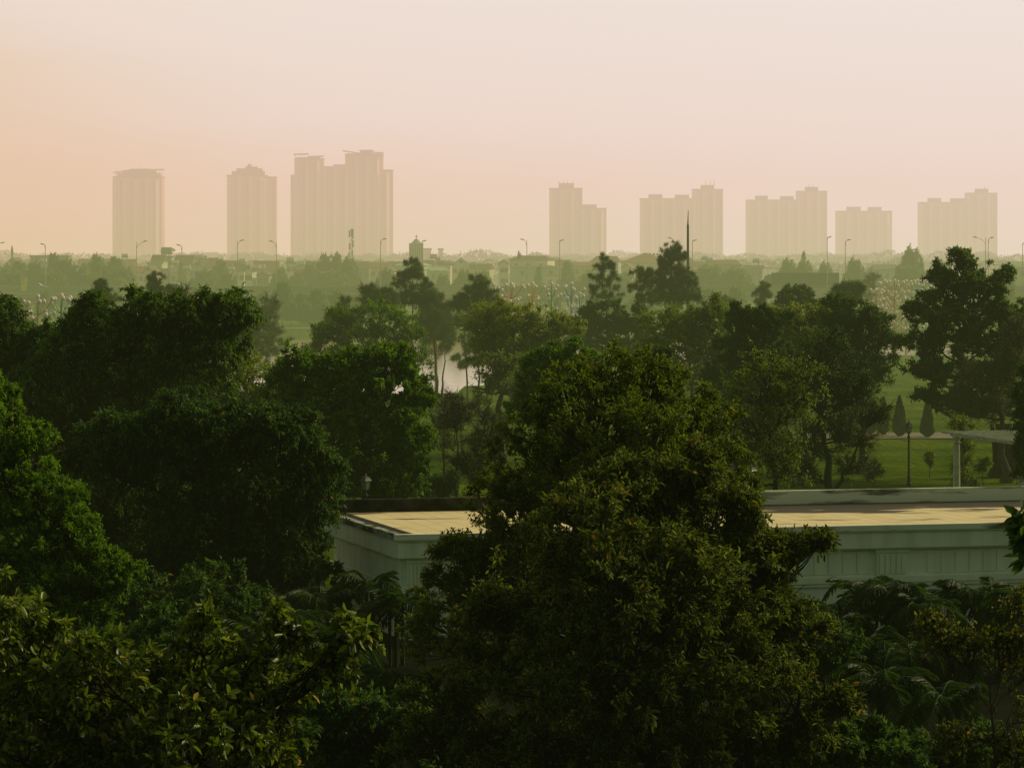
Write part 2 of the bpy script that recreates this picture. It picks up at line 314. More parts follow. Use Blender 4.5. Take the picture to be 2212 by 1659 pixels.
def make_tree(name, label, kind, lobes, base, seed, Y=None, tr=.16, mat=None, group=None, fork=.45, bark='bark', dens=1.0, cat='tree', world=False, hollow=.45, low=-.45, lean=0, **over):
    """lobes: (px, py, rpx, rpy[, dY]) in picture units at distance Y, or metres when world=True (x,y,z,rx,ry,rz)."""
    rng = np.random.default_rng(seed); k = dict(KIND[kind]); k.update(over)
    L3 = []
    rs_ = k.get('rs', 1.0)
    for l in lobes:
        if not world: l = (l[0], l[1], l[2] * rs_, l[3] * rs_) + tuple(l[4:])
        if world: L3.append((np.array(l[:3], float), np.array(l[3:6], float)))
        else:
            dy = l[4] if len(l) > 4 else 0.0
            c = np.array(at(l[0], l[1], Y + dy)); rx = l[2] * U(Y); rz = l[3] * U(Y)
            L3.append((c, np.array([rx, (rx + rz) * .5, rz])))
    if world: B = np.array(base, float)
    else: B = np.array([(base - 1106) / F * Y, Y, 0.0])
    cents = np.array([c for c, r in L3]); ctr = cents.mean(0)
    C, Ud, T, LI = [], [], [], []
    NS = k.get('sat', 1 if k.get('pine') else 2); ex = []
    for c, r in L3:      # small satellite lobes break the outline
        for q in range(NS):
            d = norm(rng.normal(size=(1, 3)))[0]; d[2] = abs(d[2]) * .8; ex.append((c + d * r * rng.uniform(.65, 1.0), r * rng.uniform(.22, .42)))
    L3s = L3 + ex
    for li, (c, r) in enumerate(L3s):
        area = 4 * math.pi * ((r[0] * r[1]) ** 1.6 / 3 + (r[0] * r[2]) ** 1.6 / 3 + (r[1] * r[2]) ** 1.6 / 3) ** (1 / 1.6)
        n = max(3, int(area / (k['cs'] ** 2) * dens * (1.5 if k.get('pine') else 2.1)))
        u = norm(rng.normal(size=(n * 2, 3))); u = u[(u[:, 2] > low) | (rng.random(len(u)) < .25)][:n]
        f = 1 - k.get('hol', hollow) * rng.random(len(u)) ** 1.4
        f = f * (1 + .13 * np.sin(u[:, 0] * 5 + li) + .10 * np.cos(u[:, 2] * 7 + seed)) + rng.normal(size=len(u)) * .05
        C.append(c + u * r * f[:, None]); Ud.append(u); LI.append(np.full(len(u), li if li < len(L3) else (li - len(L3)) // NS))
        T.append(rng.normal(size=len(u)) * .14)
    sh = k.get('shoots', 5)
    for li, (c, r) in enumerate(L3):
        ns = max(0, int(rng.poisson(sh)))
        for q in range(ns):
            u = norm(rng.normal(size=(1, 3)) + np.array([0, 0, .5]))[0]
            if u[2] < -.3: continue
            side = rng.normal(size=3) * .16; ln = rng.uniform(.12, .42); m_ = 5
            for e in range(m_):
                f_ = .9 + ln * e / (m_ - 1); C.append((c + (u + side * (e / m_) ** 1.5) * r * f_)[None]); Ud.append(u[None]); LI.append(np.array([li])); T.append(np.array([rng.normal() * .1]))
    C = np.concatenate(C); Ud = np.concatenate(Ud); T = np.concatenate(T); LI = np.concatenate(LI)
    vd = k.get('void', .22)
    if vd:
        wl = 6.283 / (k['cs'] * k.get('vs', 3.0)); ph = rng.random(6) * 6.283
        nz = np.sin(C[:, 0] * wl + ph[0] + 1.3 * np.sin(C[:, 2] * wl * .7 + ph[1])) + np.sin(C[:, 2] * wl * 1.2 + ph[2] + 1.2 * np.sin(C[:, 1] * wl * .8 + ph[3])) + .8 * np.sin(C[:, 1] * wl + ph[4] + np.sin(C[:, 0] * wl * .6 + ph[5]))
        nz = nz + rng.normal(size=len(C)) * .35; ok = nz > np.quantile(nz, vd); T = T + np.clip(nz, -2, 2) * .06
        C, Ud, T, LI = C[ok], Ud[ok], T[ok], LI[ok]
    keep = C[:, 2] > .25; C, Ud, T, LI = C[keep], Ud[keep], T[keep], LI[keep]
    nt, nl = k['nt'], k['nl']
    if k.get('pine'):
        m = len(C); cc = np.repeat(C, nl, 0); uu = np.repeat(Ud, nl, 0)
        D = norm(rng.normal(size=cc.shape) + uu * .5 + np.array([0, 0, -k['droop'] + .25]))
        sc_ = np.repeat(.65 + .7 * rng.random(m), nl)
        P = cc + rng.normal(size=cc.shape) * k['tl'] * .6
        Ls = k['L'] * sc_ * (.6 + .6 * rng.random(len(P))); Ws = np.full(len(P), k['W'])
        V, Q, vp = leaf_geo(P, D, Ls, Ws, rng, False, .05, .05)
        tone = np.clip(.5 + np.repeat(T, nl) * 1.2 + rng.normal(size=len(P)) * .12, 0, .97)
        rn = np.repeat(tone, vp); tw = None
    else:
        cc = np.repeat(C, nt, 0); uu = np.repeat(Ud, nt, 0)
        td = norm(uu * .75 + rng.normal(size=cc.shape) * .8 + np.array([0, 0, .15 - k['tdroop']]))
        tl = k['tl'] * (.55 + .8 * rng.random(len(cc)))
        A = cc - td * tl[:, None] * .35; Bt = A + td * tl[:, None] + np.array([0, 0, -1.0]) * (tl[:, None] * .25 * max(k['droop'], 0))
        s = k['s0'] + (1 - k['s0']) * rng.random((len(cc), nl)); s = s.reshape(-1)[:, None]
        A2 = np.repeat(A, nl, 0); B2 = np.repeat(Bt, nl, 0); P = A2 + (B2 - A2) * s; tdr = np.repeat(td, nl, 0)
        D = norm(tdr * .55 + rng.normal(size=P.shape) * .75 + np.array([0, 0, -k['droop']]))
        sz = .48 + .85 * rng.random(len(P)) ** .9; Ls = k['L'] * sz; Ws = k['W'] * (.3 + .7 * sz) * (.8 + .4 * rng.random(len(P)))
        V, Q, vp = leaf_geo(P, D, Ls, Ws, rng, k.get('hi', False))
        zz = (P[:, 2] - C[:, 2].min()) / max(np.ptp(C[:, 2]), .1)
        tone = .38 + np.repeat(T, nt * nl) + .22 * (zz - .4) + rng.normal(size=len(P)) * .20  # leaf tone lightens with height, colouring in the lit crown tops
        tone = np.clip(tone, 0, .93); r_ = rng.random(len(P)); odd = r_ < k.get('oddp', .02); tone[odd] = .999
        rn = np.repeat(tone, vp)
        tw = twig_geo(A, Bt, k['twigs']) if k.get('twigs') else None
    loc = tuple(B)
    root = empty(name, loc, label, cat, group)
    V = V - B
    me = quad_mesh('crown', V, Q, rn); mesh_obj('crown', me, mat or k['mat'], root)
    # limbs
    lines = []
    topz = ctr[2] if not k.get('pine') else max(c[2] + r[2] * .75 for c, r in L3)
    top = np.array([ctr[0], ctr[1], topz]) if not k.get('pine') else np.array([*(max(L3, key=lambda q: q[0][2] + q[1][2])[0][:2]), topz])
    midp = (B + top) / 2 + np.array([rng.normal() * .25 + lean, rng.normal() * .25, 0])
    tk = bez(B, midp, top, 12); tk[1:-1, :2] += rng.normal(size=(10, 2)) * tr * .35
    rad = tr * (1.0 - .8 * np.linspace(0, 1, 12)) ; rad[0] *= 1.7; rad[1] *= 1.15
    lines.append((tk, rad))
    limbs = []
    for li, (c, r) in enumerate(L3):
        h = np.linalg.norm((c - top)[:2]); zt = c[2] - max(.25 * r[2], .45 * np.linalg.norm((c - ctr)[:2]))
        lo_z = B[2] + fork * (top[2] - B[2]) * .7
        zt = min(max(zt, lo_z), top[2] - .05); i = int(np.argmin(abs(tk[:, 2] - zt))); i = min(max(i, 1), 10)
        s_ = tk[i]; mid = s_ * .45 + c * .55 + np.array([0, 0, -.12 * h]) + rng.normal(size=3) * .15
        lb = bez(s_, mid, c, 7); lb[1:-1] += rng.normal(size=(5, 3)) * tr * .25
        lines.append((lb, np.linspace(rad[i] * .62, max(rad[i] * .2, .012), 7) * k.get('lr', 1.0) * min(1.0, .25 + float(r.mean()) / 1.6))); limbs.append(lb)
    if not k.get('pine') and k.get('fl', 1):
        for li, (c, r) in enumerate(L3):       # limbs that come forward through the leaves
            for q in range(2):
                e = c + np.array([rng.normal() * .35, -1.02 + .2 * rng.random(), .15 + rng.normal() * .35]) * r; s_ = limbs[li][3]
                lines.append((bez(s_, (s_ + e) / 2 + rng.normal(size=3) * .15 * r, e, 6), np.linspace(1.0, .12, 6) * max(tr * .17 * k.get('lr', 1.0) * min(1.0, float(r.mean()) / 1.2), .010)))
    nb = k.get('nb', 46)
    for li in range(len(L3)):
        idx = np.where(LI == li)[0]
        if len(idx) > nb: idx = rng.choice(idx, nb, replace=False)
        for j in idx:
            lb = limbs[li]; s_ = lb[rng.integers(3, 7)]; e = C[j]
            mid = (s_ + e) / 2 + rng.normal(size=3) * .12 * np.linalg.norm(e - s_)
            lines.append((bez(s_, mid, e, 4), np.array([1, .75, .5, .3]) * max(tr * .12, k.get('br', .012))))
    V2, Q2 = tubes_np(lines)
    if tw is not None:
        Q2 = np.concatenate([Q2, tw[1] + len(V2)]); V2 = np.concatenate([V2, tw[0]])
    mesh_obj('trunk', quad_mesh('trunk', V2 - B, Q2), bark, root, smooth=False)
    return root
def place(src, px, Y, s, label, rz=0.0, group=None, z=0.0, sxy=None):
    """copy a tree made at the origin; s = scale"""
    o = copy_tree(src); o.location = ((px - 1106) / F * Y, Y, z); o.rotation_euler = (0, 0, rz); q = sxy or s; o.scale = (q, q, s)
    tag(o, label, group=group); return o

# ------------------------------------------------------------------ ground, lake, far land
def shore(X):
    if X < -6: return 304 + 4 * math.sin(X * .21) - max(0, -X - 25) * .15
    if X < -2: return 304 + (X + 6) / 4 * 58
    return min(362 + (X + 2) * 1.15, 425)
def gz(X, Y):
    s = shore(X)
    if Y <= s: z = 0.0
    elif Y < s + 8: z = -(Y - s) / 8 * 2.2
    elif Y < 522: z = -2.2
    elif Y < 532: z = -2.2 + (Y - 522) / 10 * 3.5
    elif Y < 640: z = 1.3 + (Y - 532) / 108 * 1.0
    else: z = 2.3
    if 130 < Y < s - 6: z += .10 * math.sin(X * .13 + Y * .05) * math.sin(Y * .031)
    return z
xs = [-9000, -4000, -1500, -700, -300] + [-150 + 2.5 * i for i in range(121)] + [300, 700, 1500, 4000, 9000]
ys = [-400, -100, 0, 40, 80, 100, 130] + [140 + 5 * i for i in range(33)] + [302 + 2.0 * i for i in range(66)] + [440, 480, 515, 520, 523, 526, 529, 532, 536, 545, 560, 580, 600, 640, 700, 900, 1300, 2000, 4000, 9000]
m = MB()
for y in ys:
    for x in xs: m.v.append((x, y, gz(x, y)))
nx = len(xs)
for j in range(len(ys) - 1):
    for i in range(nx - 1): a = j * nx + i; m.f.append((a, a + 1, a + nx + 1, a + nx))
tag(m.build('ground', 'lawn', smooth=True), kind='structure')
tag(MB().poly([(-60, -20, .02), (60, -20, .02), (60, 118, .02), (-7, 114, .02), (-9.6, 150, .02), (-60, 150, .02)]).build('garden_soil_shaded', 'soil_shaded'), kind='structure')  # dark sheet, its left part laid over bright lawn as shade
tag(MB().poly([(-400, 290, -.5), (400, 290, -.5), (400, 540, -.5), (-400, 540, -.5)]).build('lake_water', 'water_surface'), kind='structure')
tag(MB().box(-300, 300, 534, 536.4, 1.1, 1.42).build('far_bank_promenade', 'far_bank_paving'), kind='structure')
pm = MB()
pts = [(18, 221.5, 227.5), (28, 221, 228.5), (40, 222, 230), (60, 225, 234)]
for (x0, a0, b0), (x1, a1, b1) in zip(pts, pts[1:]):
    pm.poly([(x0, a0, .11), (x1, a1, .11), (x1, b1, .11), (x0, b0, .11)])
tag(pm.build('park_path', 'path_paving'), kind='structure')

# ------------------------------------------------------------------ white pavilion roof in front of the park
UA, VA = np.array([.976, .218]), np.array([-.305, .952]); O0 = np.array([-4.0, 103.0])
def W(u, v, z): p = O0 + UA * u + VA * v; return (p[0], p[1], z)
pav = empty('white_pavilion', (O0[0], O0[1], 0), 'long flat roofed white building with tan tiled roof behind the big tree', 'building')
def pbox(name, mat, boxes, parent=pav, bevel=0):
    mb = MB()
    for b in boxes: mb.box(*b)
    mb.map(lambda x, y, z: tuple(np.array(W(x, y, z)) - np.array([O0[0], O0[1], 0])))
    return mb.build(name, mat, parent, bevel=bevel)
LU, LV = 34.0, 10.4
pbox('wall', 'white_wall', [(.42, LU - .3, .42, LV - .3, 0, 2.80)])
u = 1.95
while u < LU - 10:
    if not (17.0 < u < 19.0): pbox('wall_panel', 'white_wall', [(u, u + .485, .385, .425, 1.94, 2.68)], bevel=.008)
    u += .53
v = 1.2
while v < LV - 1: pbox('wall_panel', 'white_wall', [(.385, .425, v, v + .50, 1.94, 2.68)], bevel=.008); v += .53
pbox('base_moulding', 'white_wall', [(.30, LU - .2, .28, .384, 1.62, 1.86), (.34, LU - .2, .33, .384, 1.50, 1.618), (.28, .38, .386, LV - .2, 1.62, 1.86)], bevel=.015)
pbox('frieze', 'white_wall', [(.12, LU, .12, LV, 2.86, 3.40), (.22, LU - .05, .22, LV - .05, 2.80, 2.858)], bevel=.012)
pbox('cornice', 'white_wall', [(.10, LU + .05, .10, LV, 3.402, 3.44), (.05, LU + .05, .05, LV, 3.442, 3.49)], bevel=.008)
surf('coping_dark', (.05, .055, .04), (.40, .45, .34), 1.6, .9, .1, .1, detail=10, stretch=(1, .6, 2), lo=.40, hi=.60)
pbox('coping', 'coping_stain', [(0, LU + .1, 0, .22, 3.492, 3.70)], bevel=.015)
pbox('coping', 'coping_dark', [(0, .30, .222, LV, 3.492, 3.70)], bevel=.015)
pbox('gutter_strip', 'dirty_concrete', [(.302, .95, .224, LV - .3, 3.50, 3.60), (.952, LU, .224, .34, 3.50, 3.60)])
rt = MB().box(.952, LU, .342, LV - .05, 3.48, 3.618)
rt.v = [W(*p) for p in rt.v]; rt.v = [(p[0] - O0[0], p[1] - O0[1], p[2]) for p in rt.v]
ro = rt.build('roof', 'roof_tiles', pav)
uvl = ro.data.uv_layers.new(name='UVMap'); Mi = np.linalg.inv(np.stack([UA, VA], 1))
for lp in ro.data.loops:
    q = Mi @ np.array(ro.data.vertices[lp.vertex_index].co[:2]); uvl.data[lp.index].uv = (q[0], q[1])
pbox('parapet', 'dirty_concrete', [(.302, 13.2, LV - .048, LV + .2, 3.50, 4.10)], bevel=.01)
pbox('parapet', 'coping_stain', [(13.202, LU, LV - .048, LV + .2, 3.50, 4.16)], bevel=.01)
pbox('gutter_strip', 'dirty_concrete', [(12.5, LU, LV - .55, LV - .052, 3.60, 3.63)])
def pilaster(u0, u1, name='pilaster'):
    bx_ = [(u0, u1, .33, .418, 1.862, 2.797), (u0 - .06, u1 + .06, .27, .418, 2.68, 2.795)]
    n = 5; w = (u1 - u0 - .16) / n
    for i in range(n): bx_.append((u0 + .08 + i * w + .03, u0 + .08 + (i + 1) * w - .03, .29, .328, 1.92, 2.62))
    pbox(name, 'white_wall', bx_, bevel=.01)
pilaster(.50, 1.32); pilaster(17.5, 18.7)
pbox('pilaster', 'white_wall', [(.33, .418, .50, 1.10, 1.862, 2.797)], bevel=.01)

# ------------------------------------------------------------------ park lamps, pergola, cypresses
def lantern_lamp(px, Y, label, glass=.36, zt=3.8):
    r = empty('park_lamp', ((px - 1106) / F * Y, Y, 0), label, 'lamp post', 'old style lamp posts in the park')
    MB().lathe([(.16, 0), (.16, .18), (.11, .26), (.10, .6), (.07, .7), (.065, 1.6), (.055, zt - 1.0), (.09, zt - .95), (.09, zt - .88), (.05, zt - .85), (.05, zt - .72)], 12).build('pole', 'iron_black', r, smooth=False)
    MB().tube([(-.38, 0, zt - 1.15), (.14, 0, zt - 1.15)], .02, 6).build('ladder_bar', 'iron_black', r)
    h = MB(); g = glass * .5
    h.lathe([(g * .55, zt - .72), (g * .8, zt - .68)], 4); h.lathe([(g * 1.35, zt - .27), (g * 1.05, zt - .22), (g * .8, zt - .12), (g * .3, zt - .08), (g * .18, zt), (.01, zt + .06)], 4)
    for k in range(4):
        a = math.pi / 2 * k; h.tube([(g * .72 * math.cos(a), g * .72 * math.sin(a), zt - .68), (g * 1.15 * math.cos(a), g * 1.15 * math.sin(a), zt - .26)], .012, 4)
    h.build('lantern_frame', 'iron_black', r)
    MB().lathe([(g * .66, zt - .675), (g * 1.05, zt - .275)], 4).build('lantern_glass', 'lantern_pane', r)
    return r
lantern_lamp(1963, 175, 'black lamp post standing clear on the lawn left of the pergola')
lantern_lamp(1623, 137, 'lamp post with glass lantern showing over the roof parapet beside the big tree', .42)
lantern_lamp(790, 131, 'lamp post with pale lantern above the left end of the tiled roof', .42)
lantern_lamp(1577, 140, 'lamp post whose lantern is half hidden by leaves of the big tree', .42)

def pergola():
    O = np.array([24.45, 167.0]); a = np.array([.26, -.965]); b = np.array([.965, .26])
    def Q(u, v, z): p = a * u + b * v; return (p[0], p[1], z)
    r = empty('pergola', (O[0], O[1], 0), 'white pergola on round columns at the right edge of the lawn', 'pergola')
    for (u, v) in ((0.1, .2), (0.1, 4.6), (8.6, .2), (8.6, 4.6)):
        p = Q(u, v, 0)
        MB().lathe([(.26, 0), (.26, .12), (.20, .16), (.20, .3), (.195, 1.8), (.175, 3.0), (.21, 3.03), (.21, 3.08), (.17, 3.1), (.17, 3.2), (.24, 3.28), (.24, 3.36)], 20).build('column', 'pergola_paint', r, loc=p, smooth=False)
    for v in (.2, 4.6):
        MB().box(-.6, 9.3, v - .08, v + .08, 3.362, 3.52).map(Q).build('beam', 'pergola_paint', r, bevel=.01)
    for i in range(19):
        u = -.5 + i * .53
        MB().box(u, u + .08, -.45, 5.3, 3.522, 3.64).map(Q).build('slat', 'pergola_paint', r)
    return r
pergola()

def cypress(px, Y, h, w, seed, label):
    rng = np.random.default_rng(seed); n = 5200
    z = rng.random(n) ** .85 * h; t = z / h; R = w / 2 * np.clip(np.minimum((t + .03) * 7, 1.0) * (1 - t ** 1.7) ** .9, .02, 1)
    an = rng.random(n) * 6.283; R = R * (1 + .13 * np.sin(an * 3 + z * 4 + seed) + .09 * np.sin(an * 7 + z * 11)) * (.70 + .42 * rng.random(n))
    P = np.stack([R * np.cos(an), R * np.sin(an), z + .08], 1); D = norm(np.stack([np.cos(an) * .5, np.sin(an) * .5, np.full(n, 1.1)], 1) + rng.normal(size=(n, 3)) * .25)
    V, Q, vp = leaf_geo(P, D, np.full(n, .16), np.full(n, .05), rng)
    r = empty('cypress_tree', ((px - 1106) / F * Y, Y, 0), label, 'tree', 'small conical cypresses along the park path')
    mesh_obj('crown', quad_mesh('crown', V, Q, np.repeat(np.clip(.5 + rng.normal(size=n) * .2, 0, 1), vp)), 'leaf_cone', r)
    MB().tube([(0, 0, 0), (0, 0, .4), (0, 0, h * .8)], [.08, .07, .02], 6).build('trunk', 'bark', r)
cypress(1943, 224, 2.95, .95, 1, 'dark conical cypress standing alone just left of the black lamp post')
cypress(2003, 223, 2.60, .90, 2, 'dark conical cypress between the black lamp post and the pergola column')
cypress(1908, 226, 2.75, .72, 3, 'narrow cypress at the left end of the pale park path')
cypress(1880, 227, 2.90, .85, 4, 'cypress half hidden by tree branches, second from the left in its row')
cypress(1841, 229, 3.20, 1.0, 5, 'tall cypress deep in shade, leftmost of its row')

# ------------------------------------------------------------------ park, lake side and foreground trees
T = make_tree
# foreground
T('broadleaf_tree', 'near tree top with big oval leaves filling the bottom left corner', 'large',
  [(20, 1400, 95, 150), (110, 1500, 120, 130), (215, 1470, 90, 90, -1), (60, 1640, 150, 130), (250, 1620, 130, 120), (330, 1480, 95, 95, 1), (440, 1415, 70, 75), (455, 1500, 95, 95), (420, 1630, 150, 120, -1), (560, 1560, 75, 80),
   (610, 1400, 55, 60), (665, 1440, 45, 75), (600, 1480, 70, 60, 1), (765, 1390, 32, 40), (715, 1440, 45, 40), (560, 1670, 90, 60), (200, 1800, 260, 120)], 230, 11, Y=36, tr=.13, fork=.75, oddp=.02, dens=.9, nb=9)
T('broadleaf_tree', 'large dark tree with glossy leaves and yellowing ones in front of the pavilion', 'front',
  [(1420, 1130, 160, 130), (1280, 1180, 150, 130, -2), (1560, 1170, 110, 110), (1390, 1300, 220, 160, -3), (1180, 1320, 140, 120), (1600, 1300, 120, 120), (1680, 1200, 40, 30), (1722, 1180, 24, 14), (1760, 1168, 16, 10), (1705, 1275, 34, 22), (1740, 1262, 18, 12),
   (1080, 1430, 130, 110), (1300, 1480, 210, 150, -3), (1540, 1450, 190, 140, -2), (1680, 1420, 90, 90), (1720, 1540, 80, 60), (1715, 1350, 60, 50), (1795, 1525, 40, 25), (960, 1540, 75, 70), (1010, 1610, 130, 100), (1250, 1640, 220, 130, -2), (1520, 1620, 220, 120), (1690, 1640, 70, 60),
   (1330, 1800, 330, 130), (1500, 1040, 60, 60), (1330, 1060, 70, 60)], 1370, 12, Y=66, tr=.26, oddp=.012, dens=.50, hollow=.9, nb=90, br=.02, shoots=12, vs=5.2, void=.38, lr=1.6, sat=3)
T('broadleaf_tree', 'tall yellowish green round crowned tree rising behind the glossy dark tree', 'park',
  [(1300, 850, 110, 90), (1400, 840, 90, 75), (1230, 880, 95, 85), (1480, 900, 90, 80), (1340, 940, 170, 110, -2), (1180, 960, 110, 85), (1530, 970, 80, 80), (1130, 1060, 100, 85), (1270, 1070, 160, 110, -2), (1440, 1060, 130, 100, -1), (1560, 1060, 70, 75),
   (1090, 1150, 95, 75), (1040, 1210, 75, 60), (990, 1190, 40, 35), (1150, 1210, 130, 90), (1010, 1290, 90, 70), (1200, 1300, 160, 110), (945, 1250, 28, 22), (1000, 1390, 110, 90), (1400, 1250, 200, 140, 3)], 1290, 13, Y=84, tr=.26,
  cs=.38, L=.12, W=.052, tl=.38, lr=1.5, mat='leaf_crown', oddp=.006, dens=.62, droop=.15, hollow=.6, nl=8, shoots=8, nb=60, br=.016)
T('rubber_tree', 'branch with large dark oval leaves and a red bud at the right edge', 'large',
  [(2212, 1140, 11, 16), (2206, 1180, 6, 10), (2255, 1200, 36, 60)], 2300, 14, Y=38, tr=.05, L=.21, W=.085, mat='leaf_dark', dens=.4, shoots=0, droop=.7, cs=.25, fork=.8)
T('broadleaf_tree', 'sparse twiggy tree with small yellow heart shaped leaves at the bottom right', 'heart',
  [(2090, 1385, 75, 22), (2160, 1400, 60, 35), (2020, 1345, 30, 22), (2190, 1440, 60, 30), (2205, 1350, 30, 60), (2120, 1600, 75, 25), (2060, 1590, 40, 25), (2190, 1560, 50, 60), (2200, 1640, 60, 40)], 2330, 15, Y=52, tr=.10, dens=.42, oddp=.025, bark='bark_pale', fork=.6, nb=30, cs=.36)
T('broadleaf_tree', 'bright green fine leaved tree rising along the left edge', 'fine',
  [(-20, 920, 70, 85), (40, 960, 70, 70), (10, 1050, 110, 100), (90, 1090, 75, 80), (150, 1150, 60, 60), (60, 1180, 130, 90), (180, 1230, 90, 65), (235, 1240, 60, 45), (90, 1270, 150, 70), (250, 1270, 45, 30), (-10, 860, 40, 40), (110, 1330, 140, 60), (190, 1380, 60, 60), (240, 1430, 110, 80), (90, 1450, 160, 90)], 90, 16, Y=82, tr=.2, dens=.72, mat='leaf_bright')
# big drooping trees on the left
T('broadleaf_tree', 'broad drooping tree with hanging leafy branchlets, top of the left mass', 'droop',
  [(218, 700, 55, 55), (200, 655, 22, 16), (320, 680, 75, 55), (150, 775, 80, 55), (150, 705, 14, 26), (260, 770, 110, 85), (380, 700, 70, 55), (430, 660, 65, 32), (490, 665, 50, 38), (530, 690, 22, 40), (400, 780, 110, 80), (140, 860, 130, 90), (300, 890, 140, 100), (60, 960, 110, 90), (480, 750, 40, 45), (300, 1010, 170, 90), (170, 1060, 130, 90)], 260, 17, Y=128, tr=.3, dens=.82)
T('broadleaf_tree', 'drooping tree at the left edge in front of the globe lamps', 'droop',
  [(0, 725, 45, 55), (60, 790, 50, 50), (0, 830, 80, 80), (80, 860, 80, 60), (5, 672, 26, 34), (15, 690, 36, 46), (78, 742, 46, 34), (128, 728, 34, 30)], 20, 18, Y=136, tr=.22, dens=.8)
T('broadleaf_tree', 'very dark drooping tree with pale leaf glints beside the pavilion roof', 'droop',
  [(220, 990, 90, 60), (260, 930, 80, 40), (330, 940, 80, 38), (390, 885, 70, 30), (300, 985, 80, 45), (470, 950, 100, 55), (600, 930, 90, 50), (390, 1010, 110, 70), (530, 1050, 130, 80), (670, 985, 60, 40), (690, 1040, 55, 35), (640, 1090, 90, 50), (540, 900, 60, 30), (420, 905, 70, 30), (450, 1150, 150, 100), (585, 1160, 100, 80), (350, 1230, 130, 90), (540, 1230, 90, 60)], 520, 19, Y=106, tr=.3, mat='leaf_dark', dens=.85, oddp=.03)
T('broadleaf_tree', 'olive green tree between the drooping mass and the bright rounded tree', 'park',
  [(530, 820, 65, 50), (470, 850, 50, 45), (590, 860, 50, 45), (520, 890, 90, 50), (600, 830, 20, 20)], 530, 20, Y=165, tr=.2, mat='leaf_yellow', dens=.95)
T('broadleaf_tree', 'bright green dense rounded tree left of the open lawn', 'dense',
  [(650, 830, 65, 65), (740, 800, 60, 45), (830, 800, 62, 52), (860, 790, 35, 38), (700, 880, 100, 80), (820, 880, 90, 75), (890, 860, 38, 40), (760, 960, 120, 80), (880, 950, 48, 45), (820, 1030, 80, 50), (700, 1030, 80, 60), (890, 1010, 35, 25), (850, 1075, 50, 25)], 780, 21, Y=142, tr=.3, dens=1.0)
# mid park
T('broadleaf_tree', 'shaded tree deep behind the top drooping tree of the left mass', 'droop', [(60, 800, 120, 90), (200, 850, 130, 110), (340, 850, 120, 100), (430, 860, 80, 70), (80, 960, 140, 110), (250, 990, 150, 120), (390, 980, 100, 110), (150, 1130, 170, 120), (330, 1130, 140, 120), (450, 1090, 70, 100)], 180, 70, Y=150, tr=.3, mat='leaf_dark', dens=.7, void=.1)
T('broadleaf_tree', 'soft grey green tree behind the dense dark shape left of the sunny lawn', 'park', [(1690, 760, 60, 50), (1640, 780, 50, 50), (1740, 780, 50, 50), (1580, 780, 50, 60), (1700, 830, 80, 60), (1600, 860, 60, 60), (1660, 900, 80, 60)], 1660, 71, Y=215, tr=.2, mat='leaf_olive', dens=.9)
T('broadleaf_tree', 'tall airy green tree between the pink lake gap and the central red globe lamps', 'thin', [(1060, 690, 44, 34), (1090, 740, 50, 44), (1112, 780, 40, 44), (1095, 820, 36, 34)], 1072, 72, Y=222, tr=.16, mat='leaf_yellow', dens=1.3)
T('casuarina_tree', 'hazy thin casuarina standing by the lake behind the drooping left tree', 'pine',
  [(560, 700, 32, 40), (530, 740, 45, 40), (575, 760, 35, 35), (480, 720, 45, 50), (500, 780, 60, 30), (430, 740, 40, 45)], 545, 22, Y=262, tr=.13, dens=1.1, nl=36)
T('bare_tree', 'leafless branches reaching out over the hazy lake', 'bare', [(585, 665, 18, 26), (575, 700, 30, 30), (600, 720, 14, 14)], 560, 23, Y=268, tr=.08, dens=.8, nl=0 + 1, bark='bark')
T('casuarina_tree', 'casuarina with feathery tufts poking above the drooping left tree', 'pine', [(337, 610, 11, 14), (330, 640, 24, 18), (352, 632, 14, 10), (345, 670, 32, 26), (318, 660, 18, 14)], 340, 24, Y=256, tr=.1, dens=1.3)
T('casuarina_tree', 'small dark feathery tree top left of the feathery casuarina', 'pine', [(219, 624, 9, 10), (212, 645, 20, 16), (235, 650, 16, 14)], 220, 25, Y=252, tr=.1, dens=1.3)
T('bare_tree', 'thin bare sapling top between casuarina tufts above the left tree', 'bare', [(398, 640, 8, 22), (385, 660, 10, 14)], 395, 26, Y=230, tr=.05, dens=.7)
T('broadleaf_tree', 'fresh green tree left of the dark pine crowns', 'park',
  [(820, 690, 50, 40), (760, 715, 50, 38), (870, 715, 40, 38), (710, 730, 38, 30), (800, 750, 90, 45), (690, 760, 40, 30), (880, 760, 40, 40), (740, 690, 30, 22), (900, 800, 34, 40), (790, 800, 60, 30)], 800, 27, Y=215, tr=.2, mat='leaf_bright', dens=1.0, cs=.7)
T('pine_tree', 'small dark pine clump left of the tall layered pine', 'pined', [(745, 668, 14, 18), (735, 690, 22, 14), (760, 700, 18, 14), (715, 700, 12, 10)], 745, 28, Y=262, tr=.1, dens=1.0)
T('pine_tree', 'dark pine with two round tufted tops in front of the far bank', 'pined', [(805, 645, 22, 20), (838, 640, 22, 16), (848, 660, 14, 16), (815, 665, 30, 16), (790, 660, 10, 18)], 825, 29, Y=258, tr=.12, dens=1.0)
T('pine_tree', 'tall layered pine standing against the haze below the church tower', 'pine',
  [(893, 584, 13, 15), (880, 602, 20, 12), (905, 598, 12, 12), (915, 622, 18, 9), (875, 622, 17, 10), (896, 640, 16, 10), (880, 655, 22, 9), (862, 645, 9, 8), (925, 650, 12, 8)], 898, 30, Y=262, tr=.12, dens=1.25)
T('pine_tree', 'very dense grey green pine crown with straight trunks in front of the pink lake', 'pined', [(930, 680, 28, 40), (955, 700, 30, 38), (938, 730, 38, 35), (960, 728, 14, 20), (918, 715, 16, 20)], 946, 31, Y=262, tr=.17, dens=1.1)
